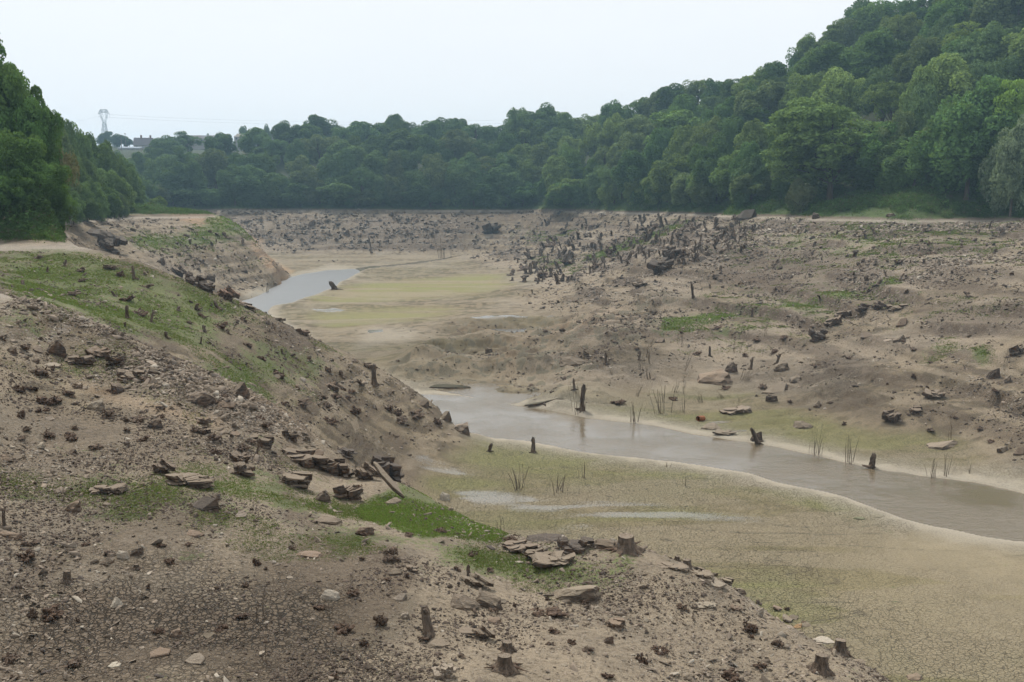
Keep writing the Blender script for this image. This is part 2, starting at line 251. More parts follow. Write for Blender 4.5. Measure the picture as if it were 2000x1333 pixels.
# ---- channel
Z += .35 * sl * ss(70, 95, Yg) * (U > -.02) * (.22 - np.abs(fbm(X / 14, Yg / 4.5 + Z * .25, 79, 4))) * (1 - hum)
Z = np.where(depth > .01, Z * (1 - ss(0, .5, depth)) + (B - .05) * ss(0, .5, depth), Z)
Z -= .75 * ss(.35, .75, depth)
print('terrain', NL, NU, round(time.time() - T0, 1))

def add_mesh(name, verts, faces_flat, nper, mats=(), parent=None, smooth=False, loc=None):
    me = bpy.data.meshes.new(name); nv = len(verts); nf = len(faces_flat) // nper
    me.vertices.add(nv); me.vertices.foreach_set('co', np.ascontiguousarray(verts, dtype=np.float32).ravel())
    me.loops.add(nf * nper); me.loops.foreach_set('vertex_index', np.ascontiguousarray(faces_flat, dtype=np.int32).ravel())
    me.polygons.add(nf); me.polygons.foreach_set('loop_start', np.arange(0, nf * nper, nper, dtype=np.int32))
    me.update(calc_edges=True)
    if smooth: me.polygons.foreach_set('use_smooth', np.ones(nf, bool))
    for m in mats: me.materials.append(m)
    o = bpy.data.objects.new(name, me); COL.objects.link(o)
    if parent: o.parent = parent
    if loc: o.location = loc
    return o
def tag(o, label=None, cat=None, group=None, kind=None):
    for k_, v_ in (('label', label), ('category', cat), ('group', group), ('kind', kind)):
        if v_: o[k_] = v_
    return o

# ---------------------------------------------------------------- materials
def mat(name):
    m = bpy.data.materials.new(name); m.use_nodes = True; nt = m.node_tree; nt.nodes.clear()
    out = nt.nodes.new('ShaderNodeOutputMaterial')
    def N(t, **k):
        nd = nt.nodes.new(t)
        for a, v in k.items():
            if a in ('op',): nd.operation = v
            elif hasattr(nd, a): setattr(nd, a, v)
        return nd
    def L(a, b): nt.links.new(a, b)
    return m, nt, out, N, L
class G:
    """tiny node-graph writer"""
    def __init__(s, name): s.m, s.nt, s.out, s.N, s.L = mat(name)
    def v(s, x, sock):
        if isinstance(x, (int, float)): sock.default_value = x
        elif isinstance(x, (tuple, list)): sock.default_value = tuple(x) + ((1,) if len(x) == 3 and len(sock.default_value) == 4 else ())
        else: s.L(x, sock)
    def math(s, op, a, b=0, c_=None, clamp=False):
        n = s.N('ShaderNodeMath'); n.operation = op; n.use_clamp = clamp; s.v(a, n.inputs[0]); s.v(b, n.inputs[1])
        if c_ is not None: s.v(c_, n.inputs[2])
        return n.outputs[0]
    def mix(s, f, a, b, bt='MIX'):
        n = s.N('ShaderNodeMix'); n.data_type = 'RGBA'; n.blend_type = bt; s.v(f, n.inputs[0]); s.v(a, n.inputs[6]); s.v(b, n.inputs[7]); return n.outputs[2]
    def noise(s, vec, sc, det=4, ro=.55, col=False, dist=0):
        n = s.N('ShaderNodeTexNoise'); s.L(vec, n.inputs['Vector']); n.inputs['Scale'].default_value = sc; n.inputs['Detail'].default_value = det; n.inputs['Roughness'].default_value = ro; n.inputs['Distortion'].default_value = dist
        return n.outputs['Color' if col else 'Fac']
    def voro(s, vec, sc, feat='F1', out='Distance', rnd=1):
        n = s.N('ShaderNodeTexVoronoi'); n.feature = feat; s.L(vec, n.inputs['Vector']); n.inputs['Scale'].default_value = sc; n.inputs['Randomness'].default_value = rnd; return n.outputs[out]
    def ramp(s, f, a, b): # smoothstep
        n = s.N('ShaderNodeMapRange'); n.interpolation_type = 'SMOOTHSTEP'; s.v(f, n.inputs[0]); n.inputs[1].default_value = a; n.inputs[2].default_value = b; return n.outputs[0]
    def pos(s): return s.N('ShaderNodeNewGeometry').outputs['Position']
    def vmul(s, vec, t):
        n = s.N('ShaderNodeVectorMath'); n.operation = 'MULTIPLY'; s.L(vec, n.inputs[0]); n.inputs[1].default_value = t; return n.outputs[0]
    def vadd(s, a, b):
        n = s.N('ShaderNodeVectorMath'); n.operation = 'ADD'; s.L(a, n.inputs[0]); s.v(b, n.inputs[1]); return n.outputs[0]
    def bsdf(s, col, rough=.9, normal=None, spec=.3, **k):
        n = s.N('ShaderNodeBsdfPrincipled'); s.v(col, n.inputs['Base Color']); s.v(rough, n.inputs['Roughness']); s.v(spec, n.inputs['Specular IOR Level'])
        if normal is not None: s.L(normal, n.inputs['Normal'])
        for kk, vv in k.items(): s.v(vv, n.inputs[kk])
        return n.outputs[0]
    def bump(s, h, dist=.05, st=1.0, normal=None):
        n = s.N('ShaderNodeBump'); n.inputs['Distance'].default_value = dist; s.v(st, n.inputs['Strength']); s.L(h, n.inputs['Height'])
        if normal is not None: s.L(normal, n.inputs['Normal'])
        return n.outputs[0]
    def end(s, sh): s.L(sh, s.out.inputs['Surface']); return s.m

def ground_material():
    g = G('reservoir_mud'); p = g.pos()
    def attr(n_):
        a = g.N('ShaderNodeVertexColor'); a.layer_name = n_; sp = g.N('ShaderNodeSeparateColor'); g.L(a.outputs['Color'], sp.inputs[0]); return list(sp.outputs[:3]) + [a.outputs['Alpha']]
    grass_, brown_, rocky_, orange_ = attr('m1'); pale_, olive_, crack_, wet_ = attr('m2'); veg_, bench_, fl_, hum_ = attr('m3')
    n1, n2, thin, st = attr('m4'); n3 = g.noise(p, 7, 3, .7); n4 = g.noise(p, 34, 2, .7); alg = st
    base = g.mix(g.ramp(n2, .36, .66), (.074, .060, .040), (.166, .135, .092))
    base = g.mix(g.math('MULTIPLY', g.ramp(n1, .45, .65), .5), base, (.21, .18, .145))
    brc = g.mix(g.ramp(n3, .3, .7), (.044, .034, .027), (.100, .077, .058))
    base = g.mix(g.math('MULTIPLY', brown_, g.ramp(g.math('ADD', n2, brown_), .6, 1.15), clamp=True), base, brc)
    base = g.mix(g.math('MULTIPLY', orange_, .8), base, g.mix(n3, (.30, .19, .11), (.25, .175, .115)))
    base = g.mix(olive_, base, g.mix(g.ramp(n1, .42, .62), (.182, .156, .088), (.160, .152, .068)))
    # streaky tide bands on the flats
    base = g.mix(g.math('MULTIPLY', fl_, g.math('MULTIPLY', g.ramp(st, .52, .62), .45)), base, (.22, .185, .135))
    base = g.mix(g.math('MULTIPLY', fl_, g.math('MULTIPLY', g.ramp(alg, .44, .30), g.math('MULTIPLY', olive_, .7))), base, (.155, .16, .06))
    base = g.mix(g.math('MULTIPLY', fl_, g.math('MULTIPLY', thin, .55)), base, (.07, .062, .045))
    base = g.mix(g.math('MULTIPLY', pale_, g.ramp(g.math('ADD', g.math('MULTIPLY', n2, .6), pale_), .35, .95)), base, g.mix(n3, (.285, .255, .205), (.22, .198, .155)))
    nofl = g.math('SUBTRACT', 1, fl_)
    base = g.mix(g.math('MULTIPLY', g.math('MULTIPLY', nofl, g.math('SUBTRACT', 1, brown_)), g.math('MULTIPLY', g.ramp(st, .52, .66), .5)), base, (.235, .195, .145)); base = g.mix(g.math('MULTIPLY', nofl, g.math('MULTIPLY', g.ramp(st, .47, .33), .6)), base, (.088, .068, .050))
    base = g.mix(g.math('MULTIPLY', hum_, g.math('MULTIPLY', g.ramp(n2, .50, .64), .7)), base, (.080, .076, .056)); base = g.mix(g.math('MULTIPLY', g.ramp(n3, .52, .34), .35), base, (.085, .066, .048))
    soil = g.math('ADD', .62, g.math('MULTIPLY', .76, g.math('ADD', g.math('MULTIPLY', n3, .55), g.math('MULTIPLY', n4, .45)))); mulv = g.N('ShaderNodeMix'); mulv.data_type = 'RGBA'; mulv.blend_type = 'MULTIPLY'; mulv.inputs[0].default_value = 1; g.L(base, mulv.inputs[6]); cmb = g.N('ShaderNodeCombineColor'); [g.L(g.ramp(g.math('ADD', g.math('MULTIPLY', n3, .55), g.math('MULTIPLY', n4, .45)), .12, .70), cmb.inputs[i_]) for i_ in range(3)]; g.L(g.mix(g.math('ADD', .25, g.math('MULTIPLY', nofl, .55)), (1.05, 1.05, 1.05), g.mix(cmb.outputs[0], (.42, .40, .38), (1.45, 1.42, 1.36))), mulv.inputs[7]); base = mulv.outputs[2]
    # stones and grit
    wn = g.noise(p, 5, 2, col=True); pwarp = g.vadd(p, g.vmul(wn, (.16, .16, .16)))
    def chips(sc, thr, soft):
        vn_ = g.N('ShaderNodeTexVoronoi'); g.L(pwarp, vn_.inputs['Vector']); vn_.inputs['Scale'].default_value = sc; sp = g.N('ShaderNodeSeparateColor'); g.L(vn_.outputs['Color'], sp.inputs[0]); d = vn_.outputs['Distance']
        return g.math('MULTIPLY', g.ramp(sp.outputs[0], thr, thr + .01), g.ramp(d, soft, soft - .12)), sp.outputs[1]
    ch1, cc1 = chips(6, .72, .45); ch2, cc2 = chips(17, .62, .45); ch3, cc3 = chips(1.6, .55, .5)
    rk = g.math('MULTIPLY', g.ramp(g.math('ADD', g.math('MULTIPLY', rocky_, .7), n2), .70, 1.0), 1)
    stone_c = lambda cc: g.mix(cc, (.11, .09, .075), (.36, .31, .255))
    base = g.mix(g.math('MULTIPLY', g.math('MULTIPLY', ch3, g.math('MULTIPLY', rocky_, .6)), nofl), base, stone_c(cc3))
    base = g.mix(g.math('MULTIPLY', g.math('MULTIPLY', ch1, g.math('ADD', g.math('MULTIPLY', rk, .8), .18)), nofl), base, stone_c(cc1))
    base = g.mix(g.math('MULTIPLY', g.math('MULTIPLY', ch2, g.math('ADD', g.math('MULTIPLY', rk, .5), .25)), nofl), base, stone_c(cc2))
    base = g.mix(g.math('MULTIPLY', bench_, .65), base, (.34, .30, .25))
    # grass as a green film under the modelled blades
    gm = g.ramp(g.math('ADD', g.math('MULTIPLY', g.math('SUBTRACT', g.math('ADD', g.math('MULTIPLY', n2, .6), g.math('MULTIPLY', n3, .9)), .75), 1.7), grass_), .42, .66)
    base = g.mix(g.math('MULTIPLY', gm, .72), base, g.mix(g.ramp(n2, .35, .65), (.112, .150, .044), (.075, .100, .034)))
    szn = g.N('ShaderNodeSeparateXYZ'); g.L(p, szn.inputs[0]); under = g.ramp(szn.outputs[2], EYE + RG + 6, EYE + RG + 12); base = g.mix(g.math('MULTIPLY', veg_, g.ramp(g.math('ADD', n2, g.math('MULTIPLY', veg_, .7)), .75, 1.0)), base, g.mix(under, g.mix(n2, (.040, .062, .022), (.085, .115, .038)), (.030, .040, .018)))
    # drying cracks: open gaps between the plates
    pw = pwarp; pf = g.vmul(pw, (1, 1, .35))
    c1 = g.voro(pf, 6.6, 'DISTANCE_TO_EDGE'); c2 = g.voro(pf, 4.3, 'DISTANCE_TO_EDGE'); c3 = g.voro(g.vmul(pw, (1, 1, .3)), 1.1, 'DISTANCE_TO_EDGE')
    gap_s = g.ramp(c1, .085, .03); gap_m = g.ramp(c2, .050, .018); gap_l = g.math('MULTIPLY', g.ramp(c3, .018, .005), .5)
    fsel = fl_
    gap = g.mix(fsel, g.math('MAXIMUM', gap_s, g.math('MULTIPLY', gap_m, 1)), g.math('MAXIMUM', g.math('MULTIPLY', gap_s, .12), g.math('MAXIMUM', gap_m, gap_l)))
    gapm = g.math('MULTIPLY', g.math('MULTIPLY', gap, g.ramp(g.math('ADD', g.math('MULTIPLY', nofl, .3), n1), .12, .56)), g.math('MULTIPLY', crack_, g.ramp(g.math('ADD', n2, g.math('MULTIPLY', crack_, .6)), .55, .95)), clamp=True)
    base = g.mix(g.math('MULTIPLY', gapm, g.math('SUBTRACT', .95, g.math('MULTIPLY', fl_, .30))), base, (.022, .018, .013))
    dk = g.math('MULTIPLY', g.ramp(n4, .45, .3), g.math('MULTIPLY', nofl, .5)); base = g.mix(dk, base, (.055, .043, .034))
    wetn = g.ramp(g.math('ADD', n3, g.math('MULTIPLY', wet_, .75)), .86, 1.06)
    wetn = g.math('MULTIPLY', wetn, g.ramp(wet_, .02, .2)); base = g.mix(wetn, base, g.mix(.5, base, (.10, .085, .06)))
    h = g.math('ADD', g.math('MULTIPLY', n3, g.math('ADD', .05, g.math('MULTIPLY', nofl, .55))), g.math('MULTIPLY', n4, g.math('MULTIPLY', nofl, .22)))
    h = g.math('SUBTRACT', h, g.math('MULTIPLY', gapm, .55)); h = g.math('ADD', h, g.math('MULTIPLY', g.math('MULTIPLY', ch1, nofl), .3)); h = g.math('ADD', h, g.math('MULTIPLY', g.math('MULTIPLY', n2, hum_), 1.5))
    h = g.math('MULTIPLY', h, g.math('SUBTRACT', 1, wetn))
    nrm = g.bump(h, .15, 1.0)
    sh = g.bsdf(base, g.math('SUBTRACT', .93, g.math('MULTIPLY', wetn, .80)), nrm, g.math('ADD', .15, g.math('MULTIPLY', wetn, .35)))
    return g.end(sh)
M_ground = ground_material()

V = np.stack([X, Yg, Z + EYE], -1).reshape(-1, 3)
ii = np.arange(NL * NU).reshape(NL, NU)
q = np.stack([ii[:-1, :-1], ii[:-1, 1:], ii[1:, 1:], ii[1:, :-1]], -1).reshape(-1)
terrain = add_mesh('ground', V, q, 4, [M_ground], smooth=True); tag(terrain, kind='structure')
wx_ = fbm(X / 30, Yg / 12, 221, 3) * 1.5
stv = .5 + 1.0 * fbm(X * .03 + wx_ * .4, Yg * .2 + wx_ * .5, 211, 5); st2_ = fbm(X * .04 + 3, Yg * .42 + wx_, 215, 3); thinl = ss(.016, .003, np.abs(st2_)) * ss(-.1, .15, fbm(X / 15, Yg / 6, 219, 2))
stv = stv * (1 - sl) + sl * (.5 + 1.0 * vn(Z * 1.15 + .8 * fbm(X / 25, Yg / 25, 231, 3), X / 90 + Yg / 90, 233) * (.35 + .65 * ss(60, 130, Yg)) + .5 * vn(Z * 3.1, X / 40, 235) + .35 * fbm(X / 3, Yg / 3, 237, 4))
for nm, ch in (('m1', (grass * (1 - .7 * riser), np.maximum(brown, .95 * riser), np.maximum(rocky, .5 * riser), orange)), ('m2', (pale, olive, crack, wet)), ('m3', (veg, np.exp(-((Z - (RG - .1)) / .28) ** 2) * sl, 1 - sl, hum)), ('m4', (.5 + .62 * fbm(X * .07, Yg * .07, 201, 5), .5 + .62 * fbm(X * .9, Yg * .9, 207, 4), thinl, stv))):
    at = terrain.data.color_attributes.new(nm, 'FLOAT_COLOR', 'POINT'); at.data.foreach_set('color', np.stack([cl01(a) for a in ch], -1).astype(np.float32).ravel())
print('ground mesh', round(time.time() - T0, 1))

# ---------------------------------------------------------------- water
def water_material():
    g = G('river_water'); p = g.pos()
    a = g.noise(g.vmul(p, (1, 1.6, 1)), 1.3, 4, .7); b = g.noise(g.vmul(p, (1, 1, 1)), 6.5, 3, .6); c_ = g.noise(p, .12, 3)
    h = g.math('ADD', g.math('MULTIPLY', a, .7), g.math('MULTIPLY', b, .35)); h = g.math('MULTIPLY', h, g.ramp(c_, .3, .62))
    nb = g.bump(h, .06, 1.0)
    col = g.mix(c_, (.112, .088, .057), (.142, .114, .075))
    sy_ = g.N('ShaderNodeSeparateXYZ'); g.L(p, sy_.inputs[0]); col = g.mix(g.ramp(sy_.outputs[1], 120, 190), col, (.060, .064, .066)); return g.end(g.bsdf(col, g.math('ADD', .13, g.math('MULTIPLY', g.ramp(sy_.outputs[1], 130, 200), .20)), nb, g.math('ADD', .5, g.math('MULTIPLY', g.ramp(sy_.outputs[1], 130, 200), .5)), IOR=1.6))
M_water = water_material()
u0, k0 = uk(430, 600); 
wv = []; wf = []
gy = np.linspace(50, 400, 60)
for y in gy: wv += [(-.34 * y, y, W_H + EYE), (.64 * y, y, W_H + EYE)]
for i in range(59): wf += [2 * i, 2 * i + 1, 2 * i + 3, 2 * i + 2]
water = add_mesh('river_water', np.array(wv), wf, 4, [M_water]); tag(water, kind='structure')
# ---------------------------------------------------------------- rocks
def rock_mat():
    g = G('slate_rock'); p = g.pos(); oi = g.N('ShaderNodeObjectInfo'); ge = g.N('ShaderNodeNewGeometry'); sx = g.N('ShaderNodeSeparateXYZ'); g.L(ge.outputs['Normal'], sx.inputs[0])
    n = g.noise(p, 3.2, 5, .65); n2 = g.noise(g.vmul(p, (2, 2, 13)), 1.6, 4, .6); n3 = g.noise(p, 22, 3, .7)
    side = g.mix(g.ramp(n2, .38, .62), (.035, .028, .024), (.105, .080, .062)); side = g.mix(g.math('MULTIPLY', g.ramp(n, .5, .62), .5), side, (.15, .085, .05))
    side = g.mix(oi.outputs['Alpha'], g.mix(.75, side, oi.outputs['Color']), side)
    up_col = g.mix(g.ramp(n3, .3, .7), g.mix(.55, oi.outputs['Color'], (.17, .135, .10)), oi.outputs['Color'])
    f = g.ramp(g.math('ADD', sx.outputs[2], g.math('MULTIPLY', g.math('SUBTRACT', n, .5), .9)), .18, .62)  # colour follows face slope: object colour on upward faces, mostly darker on steep ones
    col = g.mix(f, side, up_col); col = g.mix(g.math('MULTIPLY', g.ramp(n3, .62, .72), .4), col, (.05, .04, .034))
    h = g.math('ADD', g.math('MULTIPLY', n2, .6), g.math('MULTIPLY', n3, .4))
    return g.end(g.bsdf(col, .88, g.bump(h, .06, .9), .2))
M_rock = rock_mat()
def chip_mat(name, spec=.15):
    g = G(name); a = g.N('ShaderNodeVertexColor'); a.layer_name = 'tint'; n = g.noise(g.pos(), 30, 2, .6)
    return g.end(g.bsdf(g.mix(g.math('MULTIPLY', n, .5), a.outputs['Color'], (.07, .055, .042)), .9, None, spec))
M_chip = chip_mat('stone_chips')
def hull_bm(seed, flat=.5, nside=7, cuts=0, rough=0.0, slab=False):
    r = random.Random(seed); bm = bmesh.new(); th0 = r.random() * 6
    tilt = (r.uniform(-.18, .18), r.uniform(-.18, .18)) if slab else (r.uniform(-.5, .5), r.uniform(-.5, .5))
    for i in range(nside):
        th = th0 + (i + r.uniform(-.33, .33)) * 2 * math.pi / nside; rr = r.uniform(.72, 1.0)
        x, y = math.cos(th) * rr, math.sin(th) * rr * (.8 if slab else .72)
        if not slab and r.random() < .25: x *= 1.25
        s_ = r.uniform(.3, 1.0) if not slab else r.uniform(.86, 1)
        zt = flat * (1 + tilt[0] * x * 2 + tilt[1] * y * 2) + (0 if slab else r.choice((-.95, -.6, -.25, .1, .35)) * flat)
        bm.verts.new((x * (1.12 if not slab else 1), y * (1.12 if not slab else 1), -flat * r.uniform(.5, .9))); bm.verts.new((x * s_ + r.uniform(-.06, .06), y * s_ + r.uniform(-.06, .06), zt))
        if r.random() < .5: bm.verts.new((x * 1.04, y * 1.04, zt * r.uniform(-.2, .6)))
    bmesh.ops.convex_hull(bm, input=bm.verts[:])
    for v in [v for v in bm.verts if not v.link_faces]: bm.verts.remove(v)
    if cuts:
        bmesh.ops.triangulate(bm, faces=bm.faces[:])
        bmesh.ops.subdivide_edges(bm, edges=bm.edges[:], cuts=cuts, use_grid_fill=True)
        bmesh.ops.triangulate(bm, faces=bm.faces[:])
        for v in bm.verts:
            d_ = (r.uniform(-1, 1), r.uniform(-1, 1), r.uniform(-1, 1) * flat)
            nzv = float(vn(np.array([v.co.x * 3.1 + seed]), np.array([v.co.y * 3.1 + v.co.z * 4]), seed)[0])
            v.co += Vector(d_) * rough + v.co.normalized() * nzv * rough * 5; v.co.z += flat * .22 * (round(v.co.z / flat * 3) / 3 - v.co.z / flat) * (0 if slab else 1)
    return bm
def bm_mesh(bm, name, m, smooth=False):
    me = bpy.data.meshes.new(name); bm.to_mesh(me); bm.free(); me.materials.append(m)
    if smooth: me.polygons.foreach_set('use_smooth', np.ones(len(me.polygons), bool))
    return me
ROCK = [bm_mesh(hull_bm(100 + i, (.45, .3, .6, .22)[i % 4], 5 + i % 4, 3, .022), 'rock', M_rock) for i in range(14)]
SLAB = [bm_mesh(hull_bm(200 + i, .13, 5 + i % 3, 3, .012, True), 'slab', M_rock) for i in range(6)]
def outcrop_mesh(seed):
    """beds of broken slate lying on each other, tilted the same way"""
    r = random.Random(seed); bm = bmesh.new(); dip = Euler((r.uniform(-.05, .35), r.uniform(-.35, .35), 0)); nb = r.randint(5, 8)
    for k_ in range(nb):
        for j in range(r.randint(2, 4)):
            b = hull_bm(seed * 31 + k_ * 7 + j, r.choice((.10, .14, .19, .27)), r.choice((4, 5, 5, 6, 7)), 2, .034, True)
            s_ = (r.uniform(.2, .6), r.uniform(.25, .65), r.uniform(.6, 1.1)); mt = Matrix.Translation((r.uniform(-.55, .55), r.uniform(-.25, .35), -.32 + .68 * k_ / nb)) @ dip.to_matrix().to_4x4() @ Euler((r.uniform(-.12, .12), r.uniform(-.12, .12), r.uniform(-.8, .8))).to_matrix().to_4x4() @ Matrix.Diagonal((*s_, 1))
            b.transform(mt); me = bpy.data.meshes.new('x'); b.to_mesh(me); b.free(); bm.from_mesh(me); bpy.data.meshes.remove(me)
    return bm_mesh(bm, 'outcrop', M_rock)
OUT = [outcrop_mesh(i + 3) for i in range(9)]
def mobj(name, me, loc, rot=(0, 0, 0), scl=(1, 1, 1), parent=None, col=None):
    o = bpy.data.objects.new(name, me); COL.objects.link(o); o.location = loc; o.rotation_euler = rot; o.scale = scl
    if parent: o.parent = parent
    if col: o.color = col
    return o
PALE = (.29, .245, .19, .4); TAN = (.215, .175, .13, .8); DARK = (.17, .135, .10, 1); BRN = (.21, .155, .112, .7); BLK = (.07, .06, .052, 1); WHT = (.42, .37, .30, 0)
def terr_tilt(x, y):
    e = max(.3, y * .008); return math.atan2(gz(x, y + e) - gz(x, y - e), 2 * e), -math.atan2(gz(x + e, y) - gz(x - e, y), 2 * e)
def rock(px, py, wpx, hpx, label, kind='o', col=TAN, rz=None, tilt=0, name='rock', cat='rock', group=None, deep=.9, sd=None, sink=.30):
    x, y, z = hit(px, py); m = y / F; r = random.Random(int(px * 7 + py * 13)); sd = r.randint(0, 99) if sd is None else sd
    me = {'o': OUT, 'r': ROCK, 's': SLAB}[kind]; me = me[sd % len(me)]
    sx = wpx * m / 2; 
    vis = max(hpx - wpx * deep * .5 * abs(uk(px, py)[1]), hpx * .45) * m
    bz = {'o': .62, 'r': .42, 's': .13}[kind]
    szz = .82 * vis / (bz * (2 - 2 * sink) * (1.0)) ; tx, ty = terr_tilt(x, y)
    szz = min(szz, sx * {'o': 1.25, 'r': 1.35, 's': 1.0}[kind]); lift = 0
    if kind == 's': tl_ = min(.75, vis / (sx * 2)); szz = sx * .9; lift = math.sin(tl_) * sx * deep * .35
    else: tl_ = 0
    q_ = r.uniform(.85, 1.12); cols = (col[0] * q_, col[1] * q_ * r.uniform(.98, 1.02), col[2] * q_, col[3])
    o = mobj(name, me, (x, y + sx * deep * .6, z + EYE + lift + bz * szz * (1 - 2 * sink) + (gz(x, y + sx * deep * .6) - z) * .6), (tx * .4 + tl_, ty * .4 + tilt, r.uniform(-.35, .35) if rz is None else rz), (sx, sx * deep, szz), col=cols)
    return tag(o, label, cat, group)
